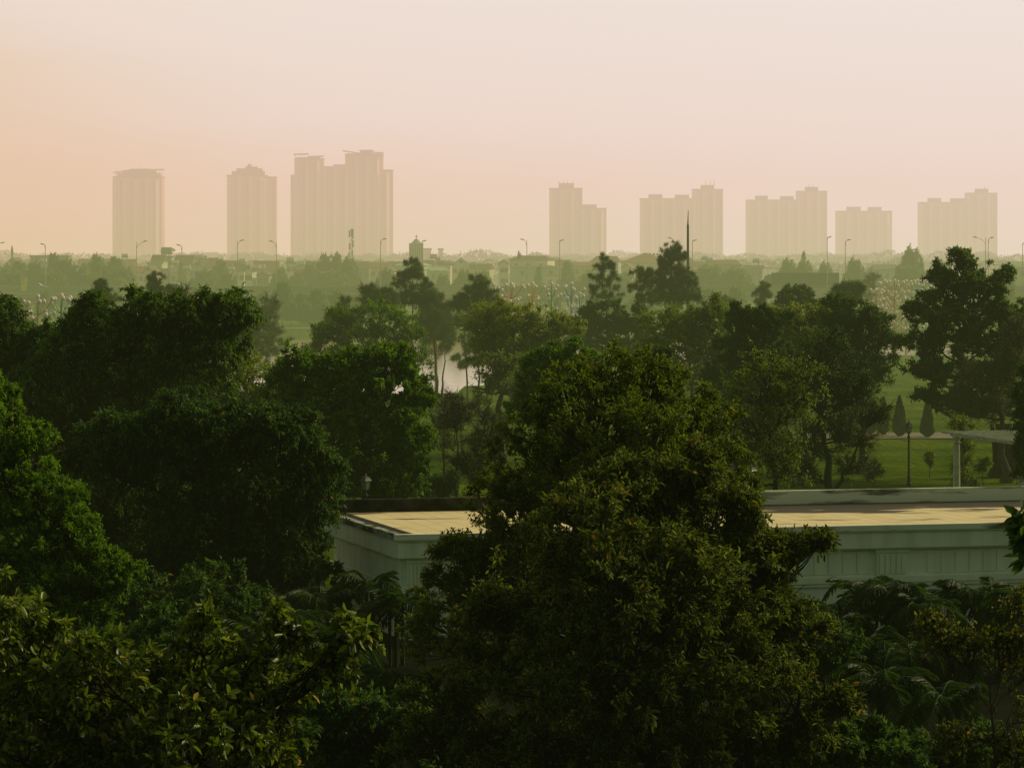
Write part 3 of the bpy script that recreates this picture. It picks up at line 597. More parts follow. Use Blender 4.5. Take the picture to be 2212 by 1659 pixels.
T('pine_tree', 'slim pine with leaning trunk beside the pink lake gap', 'pine', [(962, 752, 6, 6), (985, 775, 4, 4)], 953, 32, Y=272, tr=.13, dens=.8)
T('pine_tree', 'windswept pine left of the red globe lamps', 'pine',
  [(1030, 618, 15, 14), (1015, 635, 12, 12), (1048, 628, 11, 10), (1035, 648, 26, 12), (1000, 662, 15, 10), (1055, 655, 14, 12), (1030, 672, 34, 14), (990, 650, 6, 6)], 1035, 33, Y=255, tr=.12, dens=1.15)
T('pine_tree', 'young pine with broad tufts at the lake edge right of the pink gap', 'pine', [(1022, 735, 20, 14), (1015, 762, 15, 14), (1030, 785, 16, 12), (1002, 700, 14, 10), (1000, 790, 5, 5)], 1012, 34, Y=258, tr=.11, dens=1.1)
T('broadleaf_tree', 'wide green tree in front of the red and orange globe lamps', 'park',
  [(1090, 690, 65, 38), (1170, 700, 55, 35), (1220, 715, 35, 30), (1050, 720, 45, 35), (1130, 745, 90, 40), (1060, 770, 40, 40), (1200, 750, 50, 30), (1050, 690, 40, 30), (1120, 800, 70, 40), (1180, 800, 60, 40)], 1075, 35, Y=205, tr=.22, dens=.95, mat='leaf_yellow')
T('bare_tree', 'forked tree with dark twisted trunk on the lawn, thin crown', 'thin', [(1075, 810, 50, 35), (1100, 840, 40, 30), (1050, 840, 30, 30), (1085, 780, 40, 25)], 1078, 36, Y=196, tr=.42, dens=.5, fork=.5)
T('broadleaf_tree', 'bright green tree showing just above the yellowish round crown', 'dense', [(1190, 790, 55, 42), (1240, 765, 35, 28), (1160, 850, 50, 60), (1280, 790, 40, 30), (1140, 900, 40, 50)], 1190, 37, Y=150, tr=.2, dens=.95)
T('broadleaf_tree', 'dark leaved tree patch right of the yellowish crown top', 'dense', [(1420, 780, 30, 24), (1385, 790, 28, 22)], 1410, 38, Y=150, tr=.15, mat='leaf_dark')
T('pine_tree', 'slender airy pine left of the tall lighting mast', 'pine',
  [(1303, 566, 6, 8), (1296, 585, 10, 8), (1314, 580, 8, 7), (1290, 603, 15, 8), (1316, 603, 14, 8), (1303, 622, 20, 9), (1325, 625, 12, 8), (1285, 632, 10, 8), (1305, 645, 24, 10)], 1305, 39, Y=262, tr=.09, dens=1.0, nl=34)
T('broadleaf_tree', 'dark rounded tree below the slender airy pine', 'dense', [(1305, 680, 50, 30), (1340, 710, 50, 35), (1280, 720, 45, 40), (1310, 760, 60, 40), (1375, 730, 40, 40), (1260, 690, 30, 24), (1375, 690, 34, 26), (1390, 770, 50, 40)], 1310, 40, Y=235, tr=.2, mat='leaf_dark', cs=.7, L=.17, void=.36, shoots=9)
T('pine_tree', 'leaning pine with a curved bare trunk left of the tallest pine', 'pine', [(1378, 590, 8, 8), (1388, 605, 10, 10), (1400, 596, 9, 8), (1375, 625, 12, 8), (1405, 625, 15, 12), (1415, 650, 18, 14), (1392, 650, 10, 8)], 1440, 41, Y=258, tr=.14, dens=.95, lean=-.6)
T('pine_tree', 'tallest pine, full feathery crown beside the lighting mast', 'pine',
  [(1452, 545, 14, 14), (1443, 565, 12, 12), (1463, 560, 12, 12), (1440, 590, 17, 12), (1468, 590, 18, 12), (1432, 612, 16, 12), (1455, 618, 22, 14), (1482, 612, 18, 16), (1490, 635, 16, 18), (1440, 640, 26, 16), (1470, 650, 30, 16)], 1458, 42, Y=255, tr=.15, dens=1.3)
T('broadleaf_tree', 'dull green tree below the tallest pine', 'park', [(1440, 705, 60, 38), (1500, 700, 40, 36), (1540, 690, 30, 36), (1470, 750, 80, 50), (1540, 750, 50, 50), (1545, 660, 12, 16), (1500, 810, 90, 50), (1400, 790, 60, 50)], 1490, 43, Y=200, tr=.2, mat='leaf_olive', dens=1.0)
T('pine_tree', 'hazy rounded pine between the tallest pine and the truck', 'pined', [(1562, 655, 18, 12), (1555, 670, 24, 12), (1580, 680, 18, 10)], 1565, 44, Y=300, tr=.12, dens=.9)
T('broadleaf_tree', 'dark green tree with spiky tops below the truck cab', 'dense', [(1600, 700, 38, 30), (1640, 700, 32, 28), (1595, 672, 14, 18), (1680, 700, 30, 26), (1620, 750, 80, 50), (1600, 810, 80, 50), (1655, 680, 14, 14), (1660, 800, 60, 60), (1590, 880, 80, 60)], 1620, 45, Y=180, tr=.22, mat='leaf_dark', cs=.62, void=.36, shoots=9)
T('pine_tree', 'small wispy pine under the front of the truck', 'pine', [(1652, 625, 7, 8), (1645, 638, 12, 7), (1660, 642, 10, 7), (1650, 655, 18, 7)], 1652, 46, Y=290, tr=.08, dens=1.0)
T('broadleaf_tree', 'dense dark round topped tree directly below the truck trailer', 'dense', [(1705, 632, 20, 16), (1730, 634, 20, 16), (1755, 650, 16, 14), (1715, 655, 38, 16)], 1720, 47, Y=240, tr=.16, mat='leaf_dark', cs=.6, void=.36, shoots=9)
T('broadleaf_tree', 'olive tree with rusty leaves under the dense dark round topped tree', 'park', [(1720, 690, 60, 34), (1775, 690, 40, 34), (1670, 700, 30, 30), (1740, 730, 80, 50), (1800, 730, 50, 50), (1760, 800, 80, 60), (1700, 850, 70, 60), (1820, 800, 50, 60)], 1745, 48, Y=190, tr=.22, mat='leaf_yellow', oddp=.05)
T('pine_tree', 'umbrella shaped pine left of the pink globe lamps', 'pined', [(1832, 622, 22, 9), (1815, 635, 15, 9), (1845, 638, 14, 10), (1825, 652, 28, 10), (1855, 630, 7, 10)], 1830, 49, Y=255, tr=.12, dens=1.2)
T('pine_tree', 'faint hazy pine far behind the umbrella pine', 'pine', [(1888, 604, 8, 8), (1880, 620, 11, 10), (1875, 645, 16, 14), (1893, 635, 9, 10)], 1885, 50, Y=430, tr=.12, dens=.8)
T('broadleaf_tree', 'dark spreading tree left of the pink globe lamps', 'park', [(1850, 690, 50, 36), (1890, 705, 36, 30), (1820, 720, 50, 40), (1880, 760, 60, 50), (1920, 740, 28, 20), (1830, 800, 70, 60), (1900, 810, 35, 35), (1810, 670, 40, 26), (1825, 860, 45, 50)], 1860, 51, Y=185, tr=.22, mat='leaf_dark', cs=.58, dens=.9, void=.36, shoots=9)
# nearer right trees behind the roof
T('broadleaf_tree', 'thinly leaved olive tree behind the pavilion, right of the big crown', 'thin', [(1640, 860, 70, 60), (1700, 900, 60, 60), (1610, 930, 60, 60), (1660, 980, 80, 60), (1590, 1010, 40, 50), (1700, 1020, 50, 45), (1740, 830, 50, 50), (1660, 800, 50, 40)], 1680, 52, Y=142, tr=.22, dens=1.15, oddp=.03)
T('broadleaf_tree', 'leafy tree with dark double trunk at the left edge of the sunny lawn', 'thin', [(1770, 880, 70, 70), (1830, 860, 50, 50), (1750, 960, 60, 50), (1800, 800, 70, 50), (1870, 850, 30, 30), (1820, 930, 35, 30), (1730, 1020, 45, 40), (1560, 880, 60, 60), (1780, 740, 60, 30)], 1800, 53, Y=158, tr=.30, dens=1.2, oddp=.03, mat='leaf_dark')
T('bare_tree', 'half bare tree spreading twigs over the lawn left of the cypresses', 'bare', [(1870, 900, 45, 35), (1850, 960, 45, 30), (1900, 880, 25, 25), (1840, 1010, 40, 30)], 1785, 54, Y=160, tr=.16, dens=.8, oddp=.25)
T('broadleaf_tree', 'tall open crowned tree breaking the skyline at the right', 'dense',
  [(2075, 562, 34, 20), (2045, 580, 30, 15), (2105, 578, 34, 20), (2018, 598, 30, 14), (2140, 598, 34, 13), (2166, 588, 16, 9), (2080, 605, 60, 20), (1995, 645, 38, 15), (2050, 640, 60, 24), (2120, 630, 55, 22), (1972, 668, 24, 9), (2020, 685, 60, 30), (2100, 690, 75, 36), (2165, 665, 45, 28), (2205, 690, 40, 36),
   (2000, 740, 50, 40), (2070, 745, 80, 45), (2155, 740, 70, 50), (2210, 750, 40, 50), (2000, 805, 42, 42), (2080, 815, 80, 50), (2170, 810, 60, 50), (1998, 860, 28, 26), (2060, 870, 50, 30)], 2080, 55, Y=182, tr=.32, mat='leaf_droop', cs=.70, dens=.80, hollow=.3, void=.36, shoots=9)
T('bare_tree', 'fine twigged nearly bare tree in front of the open crowned tree', 'bare', [(2130, 840, 70, 60), (2180, 800, 45, 60), (2090, 880, 60, 40), (2170, 890, 50, 40), (2200, 740, 30, 50)], 2175, 56, Y=178, tr=.30, dens=1.3, bark='twig_grey', mat='leaf_yellow')
T('broadleaf_tree', 'leafy dark branch mass hanging over the pergola at the right edge', 'droop', [(2215, 900, 22, 50), (2218, 960, 24, 40), (2210, 1010, 10, 30), (2225, 840, 30, 50)], 2240, 57, Y=150, tr=.15, mat='leaf_dark')
T('bare_tree', 'young bare tree with forked trunk on the central lawn', 'bare', [(985, 920, 30, 30), (965, 960, 25, 25), (1010, 950, 22, 25), (990, 890, 30, 22)], 985, 58, Y=160, tr=.10, dens=.65, nl=1, bark='bark')
T('bare_tree', 'second bare tree leaning right on the central lawn', 'bare', [(1020, 1000, 25, 30), (1045, 980, 25, 30), (1035, 950, 22, 30), (1060, 1020, 25, 25)], 1030, 59, Y=152, tr=.09, dens=.6, nl=1, bark='bark')
T('shrub', 'round dark shrub behind the left end of the roof', 'dense', [(922, 1052, 16, 20), (918, 1070, 16, 16)], 922, 60, Y=160, tr=.05, mat='leaf_dark', cat='shrub', cs=.4)
T('shrub', 'dark leafy shrub right of the round shrub by the parapet', 'dense', [(950, 1045, 18, 18), (965, 1058, 22, 16), (978, 1040, 14, 12)], 960, 61, Y=156, tr=.05, mat='leaf_dark', cat='shrub', cs=.4)
T('sapling', 'reddish topped sapling on the lawn left of the black lamp post', 'bare', [(1890, 1010, 16, 16), (1882, 1030, 12, 12), (1900, 1020, 10, 12)], 1888, 62, Y=174, tr=.03, cat='sapling', dens=1.0, tl=.3, cs=.35, oddp=.05)
T('sapling', 'small leafy sapling on the lawn right of the pergola column', 'thin', [(2125, 1000, 12, 10), (2120, 1012, 12, 8)], 2125, 63, Y=176, tr=.03, cat='sapling', dens=1.2, tl=.3, cs=.35)
T('sapling', 'thin sapling on the lawn between lamp post and pergola column', 'thin', [(2007, 985, 7, 9), (2009, 1000, 6, 8)], 2008, 64, Y=182, tr=.02, cat='sapling', dens=.9, tl=.3, cs=.35)
T('shrub', 'climbing plant wrapped around the pergola column', 'thin', [(2085, 960, 14, 18), (2080, 1000, 22, 25), (2085, 1040, 28, 18), (2075, 915, 24, 12)], 2084, 65, Y=170, tr=.05, cat='climber', dens=1.0, mat='leaf_olive', oddp=.05, cs=.45)
def banyan_trunk():
    rng = np.random.default_rng(5); r = empty('tree_trunk', ((2172 - 1106) / F * 183, 183, 0), 'thick fluted old trunk beneath the pergola slats', 'tree')
    lines = []
    for i in range(16):
        a = i / 16 * 6.283; x, y = .55 * math.cos(a), .55 * math.sin(a)
        lines.append((bez(np.array([x * 1.7, y * 1.7, 0]), np.array([x * .8, y * .8, .8]), np.array([x * (1 + rng.random() * .9) + .1, y, 3.2])), np.array([.22, .2, .19, .18, .16, .12])))
    V, Q = tubes_np(lines, 6); mesh_obj('trunk', quad_mesh('trunk', V, Q), 'bark', r)
    return r
banyan_trunk()

T('bare_tree', 'third bare tree with wide V shaped limbs on the central lawn', 'bare', [(945, 930, 26, 30), (970, 900, 30, 26), (925, 960, 20, 24), (1000, 880, 26, 22), (960, 860, 24, 20)], 962, 73, Y=172, tr=.10, dens=.6, nl=1)
T('bare_tree', 'thin bare tree close to the twisted trunk tree', 'bare', [(1060, 930, 26, 30), (1040, 900, 26, 26), (1085, 950, 24, 24), (1050, 965, 20, 20)], 1062, 74, Y=166, tr=.08, dens=.6, nl=1)
T('bare_tree', 'low spreading bare tree near the parapet on the central lawn', 'bare', [(1000, 1020, 30, 22), (1040, 1040, 24, 18), (975, 1000, 24, 20), (1060, 1000, 22, 22)], 1015, 75, Y=150, tr=.08, dens=.7, nl=1)
T('broadleaf_tree', 'small thin leaved tree on the central lawn below the lake gap', 'thin', [(1000, 900, 34, 30), (960, 880, 26, 22), (1030, 870, 26, 22)], 1000, 76, Y=205, tr=.08, dens=.7)
T('broadleaf_tree', 'dark leafy tree filling the shade behind the bright left edge tree', 'droop', [(250, 1080, 110, 90), (180, 1180, 110, 90), (300, 1200, 120, 90), (380, 1130, 90, 90), (240, 1290, 150, 80), (340, 1310, 110, 70)], 270, 77, Y=112, tr=.2, mat='leaf_dark', dens=.8)
T('shrub', 'dark shrub against the shaded left wall of the pavilion', 'dense', [(620, 1210, 70, 60), (560, 1230, 80, 60), (680, 1240, 50, 40)], 620, 78, Y=108, tr=.05, mat='leaf_dark', cat='shrub', dens=.7)

# understory shrubs in the dark foreground
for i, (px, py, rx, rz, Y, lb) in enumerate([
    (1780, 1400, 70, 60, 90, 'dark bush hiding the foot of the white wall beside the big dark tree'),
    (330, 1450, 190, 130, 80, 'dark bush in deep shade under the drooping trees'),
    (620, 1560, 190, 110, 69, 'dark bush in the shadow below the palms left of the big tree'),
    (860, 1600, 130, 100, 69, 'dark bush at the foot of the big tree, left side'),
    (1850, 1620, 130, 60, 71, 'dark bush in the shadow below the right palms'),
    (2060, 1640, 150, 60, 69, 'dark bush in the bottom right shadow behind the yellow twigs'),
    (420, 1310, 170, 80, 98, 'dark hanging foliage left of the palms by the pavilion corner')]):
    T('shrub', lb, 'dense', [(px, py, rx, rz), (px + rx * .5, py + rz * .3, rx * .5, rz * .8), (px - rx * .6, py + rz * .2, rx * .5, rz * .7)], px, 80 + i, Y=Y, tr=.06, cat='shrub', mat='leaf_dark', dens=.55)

# ------------------------------------------------------------------ palms
def frond_mesh(seed, L=2.2, arch=.9):
    rng = np.random.default_rng(seed); n = 24; t = np.linspace(.14, 1, n)
    mid = np.stack([L * t * (1 - .22 * t), np.zeros(n), L * (.75 * t - arch * t ** 2.1)], 1)
    tan = norm(np.gradient(mid, axis=0)); P, D, Ls = [], [], []
    for s in (-1, 1):
        side = np.stack([np.zeros(n), np.full(n, s), np.zeros(n)], 1); upv = np.cross(tan, np.array([0, 1, 0])) * -1
        D.append(norm(tan * .75 + side * .85 + upv * .30 + rng.normal(size=(n, 3)) * .07 + np.array([0, 0, -.12]))); P.append(mid)
        Ls.append(.62 * np.sin(np.clip(t * 2.7 + .25, 0, 3.0)) ** .6 * (.9 + .2 * rng.random(n)) + .06)
    P = np.concatenate(P); D = np.concatenate(D); Ls = np.concatenate(Ls)
    V, Q, vp = leaf_geo(P, D, Ls, np.full(len(P), .058), rng, True, .1, .12, up=3.0)
    rn = np.repeat(np.clip(.45 + rng.normal(size=len(P)) * .1, 0, .93), vp)
    tt = np.linspace(0, 1, 9); ms = np.stack([L * tt * (1 - .22 * tt), np.zeros(9), L * (.75 * tt - arch * tt ** 2.1)], 1)
    V2, Q2 = tubes_np([(ms, np.linspace(.022, .006, 9))], 4); Q = np.concatenate([Q, Q2 + len(V)]); V = np.concatenate([V, V2]); rn = np.concatenate([rn, np.full(len(V2), .9)])
    me = quad_mesh('frond', V, Q, rn); me.materials.append(MAT['leaf_palm']); return me
FR = [frond_mesh(1, 1.9, .75), frond_mesh(2, 2.1, 1.0), frond_mesh(3, 2.0, 1.25), frond_mesh(4, 1.6, .45)]
sm = MB().lathe([(.07, 0), (.055, .5), (.05, 1.0)], 8)
stem_me = bpy.data.meshes.new('stem'); stem_me.from_pydata(sm.v, [], sm.f); stem_me.materials.append(MAT['stem_palm'])
def palm(px, Y, ztop, seed, label, stems=3, s=1.0, grp='feathery palms along the white pavilion'):
    rr = random.Random(seed); r = empty('areca_palm', ((px - 1106) / F * Y, Y, 0), label, 'palm', grp)
    for k in range(stems):
        a = rr.random() * 6.28; d = rr.uniform(.1, .5) * s; bx, by = d * math.cos(a), d * math.sin(a); zt = (ztop - 1.0 * s) * rr.uniform(.72, 1.0)
        zt = max(zt, .3)
        so = bpy.data.objects.new('stem', stem_me); so.location = (bx, by, 0); so.scale = (1, 1, zt + .1); link(so, r)
        nf = rr.randint(7, 9)
        for j in range(nf):
            fo = bpy.data.objects.new('frond', FR[rr.choice([0, 1, 1, 2, 3])]); fo.location = (bx, by, zt)
            fo.rotation_euler = (rr.uniform(-.25, .25), rr.uniform(-.45, .30), j / nf * 6.283 + rr.uniform(-.3, .3)); q = s * rr.uniform(.65, 1.0); fo.scale = (q, q, q); link(fo, r)
    return r
def zt_at(py, Y): return H - (py - HZ) / F * Y
for i, (px, py, Y, st, lb) in enumerate([
    (1862, 1205, 98, 4, 'arching palm in front of the white wall, left of the right palm group'),
    (1935, 1218, 97, 5, 'palm with a pale upright frond in the middle of the right group'),
    (1990, 1238, 96, 4, 'palm right of the middle of the right group'),
    (2090, 1215, 99, 4, 'palm standing below the fluted pilaster at the right'),
    (2150, 1222, 98, 4, 'palm beside the pilaster palm towards the frame edge'),
    (2205, 1235, 95, 5, 'yellow green palm cut by the right edge of the frame'),
    (1800, 1330, 94, 3, 'low palm beside the right edge of the big dark tree'),
    (1900, 1400, 82, 4, 'palm in shadow in front of the right palm group'),
    (2010, 1440, 78, 3, 'dark drooping palm in the lower right shadow'),
    (1800, 1500, 74, 3, 'dark low palm at the foot of the right palms'),
    (790, 1200, 99, 3, 'dark palm standing against the left corner of the white wall'),
    (850, 1250, 97, 4, 'palm with splayed fronds at the pavilion corner'),
    (700, 1230, 98, 3, 'palm in front of the shaded left wall of the pavilion'),
    (620, 1270, 95, 4, 'palm with feathery fronds under the very dark drooping tree'),
    (730, 1320, 92, 4, 'low palm below the pavilion corner palms'),
    (850, 1400, 82, 3, 'dark palm half hidden by the big dark tree on its left side'),
    (560, 1290, 90, 3, 'palm furthest left, over the near leafy tree'),
    (1960, 1340, 92, 5, 'dense palm clump in shade under the middle of the right group'),
    (2080, 1330, 92, 5, 'dense palm clump in shade below the pilaster palms'),
    (1850, 1330, 92, 4, 'shaded palm clump right beside the big dark tree'),
    (1775, 1290, 97, 4, 'palm peeping out between the big dark tree and the white wall'),
    (1820, 1275, 96, 4, 'palm left of the right group beside the wall moulding'),
    (780, 1480, 74, 3, 'almost black palm in the deep shade near the bottom centre')]):
    palm(px, Y, zt_at(py, Y), 100 + i, lb, st)

# ------------------------------------------------------------------ globe lamp trees by the lake
gm = MB(); R = .23
gm.lathe([(R * math.sin(math.pi * k / 12) + .001, -R * math.cos(math.pi * k / 12)) for k in range(13)], 18)
gme = bpy.data.meshes.new('globe'); gme.from_pydata(gm.v, [], gm.f); gme.materials.append(MAT['globe_white']); gme.polygons.foreach_set('use_smooth', np.ones(len(gme.polygons), bool))
def globe_lamp(px, pytop, Y, color, label, seed, tiers=5, per=5):
    rr = random.Random(seed); zt = zt_at(pytop, Y); x = (px - 1106) / F * Y; zb = gz(x, Y)
    r = empty('globe_lamp', (x, Y, zb), label, 'lamp', 'coloured lamp posts with many white globes'); zt -= zb
    MB().tube([(0, 0, 0), (0, 0, zt * .5), (0, 0, zt * .82), (0, 0, zt - .2)], [.15, .12, .09, .04], 8).build('pole', 'post_' + color, r)
    am = bpy.data.meshes.new('arm'); t = MB().tube([(0, 0, 0), (.45, 0, .25), (1, 0, 1)], [.045, .035, .025], 5); am.from_pydata(t.v, [], t.f); am.materials.append(MAT['post_' + color])
    g = bpy.data.objects.new('globe', gme); g.location = (0, 0, zt); link(g, r)
    for i in range(tiers):
        z0 = zt - 1.7 - i * (.95 if px > 1800 else 1.2)
        if z0 < 1.2: break
        for j in range(per):
            a = j / per * 6.283 + i * .7 + rr.uniform(-.2, .2); ln = rr.uniform(.5, 1.5) * (1 + .12 * min(i, 2)); hh = rr.uniform(.8, 1.5)
            ao = bpy.data.objects.new('arm', am); ao.location = (0, 0, z0); ao.rotation_euler = (0, 0, a); ao.scale = (ln, 1, hh); link(ao, r)
            g = bpy.data.objects.new('globe', gme); g.location = (ln * math.cos(a), ln * math.sin(a), z0 + hh + .15); link(g, r)
for i, (px, py, Y, c, tr_, lb) in enumerate([
    (30, 644, 270, 'red', 4, 'white globe lamp on a dark red post, leftmost of all'),
    (81, 641, 270, 'tan', 4, 'white globe lamp on a tan post behind the left tree'),
    (132, 638, 272, 'green', 4, 'white globe lamp on a bright green post behind the left tree'),
    (181, 637, 272, 'blue', 4, 'white globe lamp on a blue post poking above the left drooping tree'),
    (1065, 614, 345, 'red', 5, 'globe lamp on a red post right of the windswept pine'),
    (1104, 614, 345, 'red', 5, 'globe lamp on a red post, the right one of the two central red ones'),
    (1150, 613, 348, 'orange', 5, 'globe lamp on an orange post in the central cluster'),
    (1191, 613, 350, 'green', 5, 'globe lamp on a green post in the central cluster'),
    (1234, 613, 350, 'blue', 6, 'taller globe lamp on a blue post in the central cluster'),
    (1252, 635, 342, 'blue', 6, 'lower globe lamp on a blue post at the right end of the central cluster'),
    (1893, 625, 395, 'pink', 6, 'lower globe lamp on a pink post, left end of the right cluster'),
    (1910, 607, 400, 'pink', 7, 'tall globe lamp on a reddish post, second from left in the right cluster'),
    (1932, 606, 398, 'pink', 7, 'tall globe lamp on a pale pink post in the middle of the right cluster'),
    (1957, 607, 402, 'ochre', 7, 'globe lamp on an ochre post in the right cluster'),
    (1981, 606, 400, 'teal', 7, 'globe lamp on a teal post beside the open crowned tree'),
    (1998, 607, 404, 'blue', 6, 'globe lamp on a blue post half covered by the open crowned tree'),
    (942, 645, 300, 'red', 4, 'red lamp post seen between the pine trunks before the pink water')]):
    globe_lamp(px, py, Y, c, lb, i, tr_, 6 if px > 1800 else 5)

# lighting mast
p = at(1486, 456, 300)
mr = empty('lighting_mast', (p[0], 300, 0), 'tall dark tapering mast rising above the tallest pine', 'mast')
MB().tube([(0, 0, 0), (0, 0, 8), (0, 0, 16.6)], [.20, .16, .11], 8).build('pole', 'mast_metal', mr)
MB().tube([(0, 0, 16.55), (0, 0, 17.0), (.03, 0, p[2])], [.13, .06, .03], 8).build('tip', 'mast_metal', mr)

# ------------------------------------------------------------------ elevated highway
hw = empty('highway_bridge', (0, 612, 0), 'long elevated highway deck crossing the whole view behind the lake', 'bridge')
DZ = 7.3
MB().box(-330, 330, -7, 9, DZ - 1.1, DZ - .05).build('deck', 'concrete', hw)
MB().box(-330, 330, -6.6, 8.6, DZ - .046, DZ).build('roadway', 'road_asphalt', hw)
MB().box(-330, 330, -7.3, -6.9, DZ - 1.4, DZ + .70).build('parapet', 'concrete', hw)
MB().box(-330, 330, 8.7, 9.1, DZ - 1.2, DZ + .9).build('parapet', 'concrete', hw)
rl = MB().box(-330, 330, -7.18, -7.02, DZ + .98, DZ + 1.06)
for i in range(-66, 67): rl.box(i * 5 - .06, i * 5 + .06, -7.16, -7.04, DZ + .70, DZ + .98)
rl.build('railing', 'concrete_pale', hw)
MB().box(-330, 330, -7.42, -7.302, DZ - .55, DZ - .38).build('drip_ledge', 'concrete_pale', hw)
for i in range(-12, 13):
    x = i * 27 + 6
    MB().box(x - 6, x + 6, -6, 8, DZ - 2.2, DZ - 1.12).box(x - 4, x - 2.4, -1, 1.4, 0, DZ - 2.202).box(x + 2.4, x + 4, -1, 1.4, 0, DZ - 2.202).build('pier', 'concrete', hw)

def road_lamp(px, py, dx, label, Y=606.0):
    x, _, zt = at(px, py, Y); b = DZ; r = empty('street_lamp', (x, Y, b), label, 'street lamp', 'tall street lamps along the highway'); h = zt - b
    MB().tube([(0, 0, 0), (0, 0, h * .5), (0, 0, h)], [.10, .08, .05], 8).build('pole', 'lamp_metal', r)
    d = dx * U(Y)
    MB().tube([(0, 0, h - 1.3), (d * .3, 0, h - .55), (d * .8, 0, h - .05), (d, 0, h + .05)], .04, 6).build('arm', 'lamp_metal', r)
    s = 1 if d >= 0 else -1
    MB().tube([(d - s * .1, 0, h + .04), (d + s * .35, 0, h + .14), (d + s * .8, 0, h + .22)], [.07, .13, .05], 6).build('lamp_head', 'lamp_head', r)
for a in [(-14, 526, 16, 'street lamp whose arm just enters the frame at the left edge'),
          (98, 529, -3, 'street lamp on the far left in front of the grey flat block'),
          (295, 523, 15, 'street lamp with long right arm before the leftmost tower'),
          (393, 531, -4, 'street lamp between the two leftmost towers'),
          (513, 521, 6, 'street lamp with short right arm before the second tower'),
          (597, 523, -8, 'street lamp at the right edge of the second tower'),
          (822, 518, 5, 'street lamp before the three part tower group, right of the telecom mast'),
          (912, 522, 1, 'street lamp beside the church tower'),
          (1138, 519, -6, 'street lamp left of the antenna topped tower'),
          (1209, 521, 1, 'street lamp in front of the antenna topped tower'),
          (1454, 516, -3, 'street lamp just left of the tall dark mast'),
          (1496, 521, 1, 'street lamp just right of the tall dark mast'),
          (1787, 514, 1, 'street lamp behind the truck trailer'),
          (1826, 520, 4, 'street lamp before the low twin capped tower'),
          (2129, 514, -19, 'street lamp with long left arm before the rightmost tower'),
          (2135, 515, 4, 'street lamp with short right arm, right of the paired rightmost lamps'),
          (2209, 527, 1, 'street lamp at the right edge of the frame')]:
    road_lamp(*a)
# lower lamps on the near slip road
def low_lamp(px, py, dx, label):
    x, _, zt = at(px, py, 560); r = empty('street_lamp', (x, 560, gz(x, 560)), label, 'street lamp', 'short street lamps below the highway'); h = zt - gz(x, 560); d = dx * U(560)
    MB().tube([(0, 0, 0), (0, 0, h - .5), (0, 0, h)], [.10, .07, .05], 6).build('pole', 'lamp_metal', r)
    MB().tube([(0, 0, h - .3), (d * .5, 0, h + .2), (d, 0, h + .35), (d * 1.35, 0, h + .25)], [.04, .05, .13, .05], 6).build('lamp_head', 'concrete_pale', r)
low_lamp(176, 618, 7, 'short lamp with tilted head below the highway at the left')
low_lamp(1218, 608, 16, 'short lamp with a pale curved head above the central globe lamps')
low_lamp(218, 578, 8, 'curved pale lamp before the left tree mass')

def truck():
    Y = 608.5; x0, _, zb = at(1648, 613, Y); x1 = at(1813, 0, Y)[0]; zt = at(0, 589.5, Y)[2]; b = DZ
    r = empty('truck', (x0, Y, b), 'long dark box trailer truck with green cab on the elevated highway', 'truck'); L = x1 - x0; h = zt - b
    MB().box(1.9, L, 0, 2.5, 1.1, h).build('cargo_box', 'truck_box', r, bevel=.05)
    c = MB(); c.box(.0, 1.75, .05, 2.45, .5, 2.1); prof = [(.0, 2.1), (1.75, 2.1), (1.75, h - .35), (1.1, h - .3), (.35, 3.0)]
    c.poly([(x, .05, z) for x, z in prof]); c.poly([(x, 2.45, z) for x, z in prof][::-1])
    for (xa, za), (xb, zb_) in zip(prof, prof[1:] + prof[:1]): c.poly([(xa, .05, za), (xa, 2.45, za), (xb, 2.45, zb_), (xb, .05, zb_)])
    c.build('cab', 'truck_cab', r)
    MB().poly([(.45, .045, 2.2), (1.2, .045, 2.2), (1.2, .045, 2.9), (.62, .045, 2.9)]).build('side_window', 'car_glass', r)
    MB().box(.1, L - .2, .6, 1.9, .7, 1.08).build('chassis', 'iron_black', r)
    for wx in (.9, 3.2, 4.3, L - 3.4, L - 2.3, L - 1.2):
        MB().tube([(wx, .1, .5), (wx, .45, .5)], .5, 16).tube([(wx, 2.05, .5), (wx, 2.4, .5)], .5, 16).build('wheel', 'tyre', r)
    for tx in (3.9, 7.0, 10.4):
        MB().tube([(tx - 1.1, 1.2, h + .0), (tx - .5, 1.2, h + .24), (tx + .5, 1.2, h + .26), (tx + 1.1, 1.2, h + .02)], .07, 6).build('roof_bow', 'concrete_pale', r)
truck()
def car(px0, px1, mat, label, Y=606.5):
    x0 = at(px0, 0, Y)[0]; L = (px1 - px0) * U(Y); r = empty('car', (x0, Y, DZ + .15), label, 'car', 'cars on the elevated highway'); s = L / 4.3
    def body(prof, y0, y1, name, m):
        c = MB(); c.poly([(x * s, y0, z) for x, z in prof][::-1]); c.poly([(x * s, y1, z) for x, z in prof])
        for (xa, za), (xb, zb) in zip(prof, prof[1:] + prof[:1]): c.poly([(xa * s, y0, za), (xb * s, y0, zb), (xb * s, y1, zb), (xa * s, y1, za)])
        c.build(name, m, r)
    body([(0, .3), (4.3, .3), (4.28, .75), (3.5, .95), (.35, 1.0), (.05, .85)], 0, 1.75, 'body', mat)
    body([(.5, 1.001), (3.3, .96), (2.7, 1.38), (1.1, 1.44)], .12, 1.63, 'cabin_glass', 'car_glass')
    body([(1.05, 1.442), (2.72, 1.382), (2.5, 1.47), (1.4, 1.50)], .16, 1.59, 'roof', mat)
    for wx in (.85, 3.45):
        MB().tube([(wx * s, -.02, .32), (wx * s, .2, .32)], .32, 14).tube([(wx * s, 1.55, .32), (wx * s, 1.77, .32)], .32, 14).build('wheel', 'tyre', r)
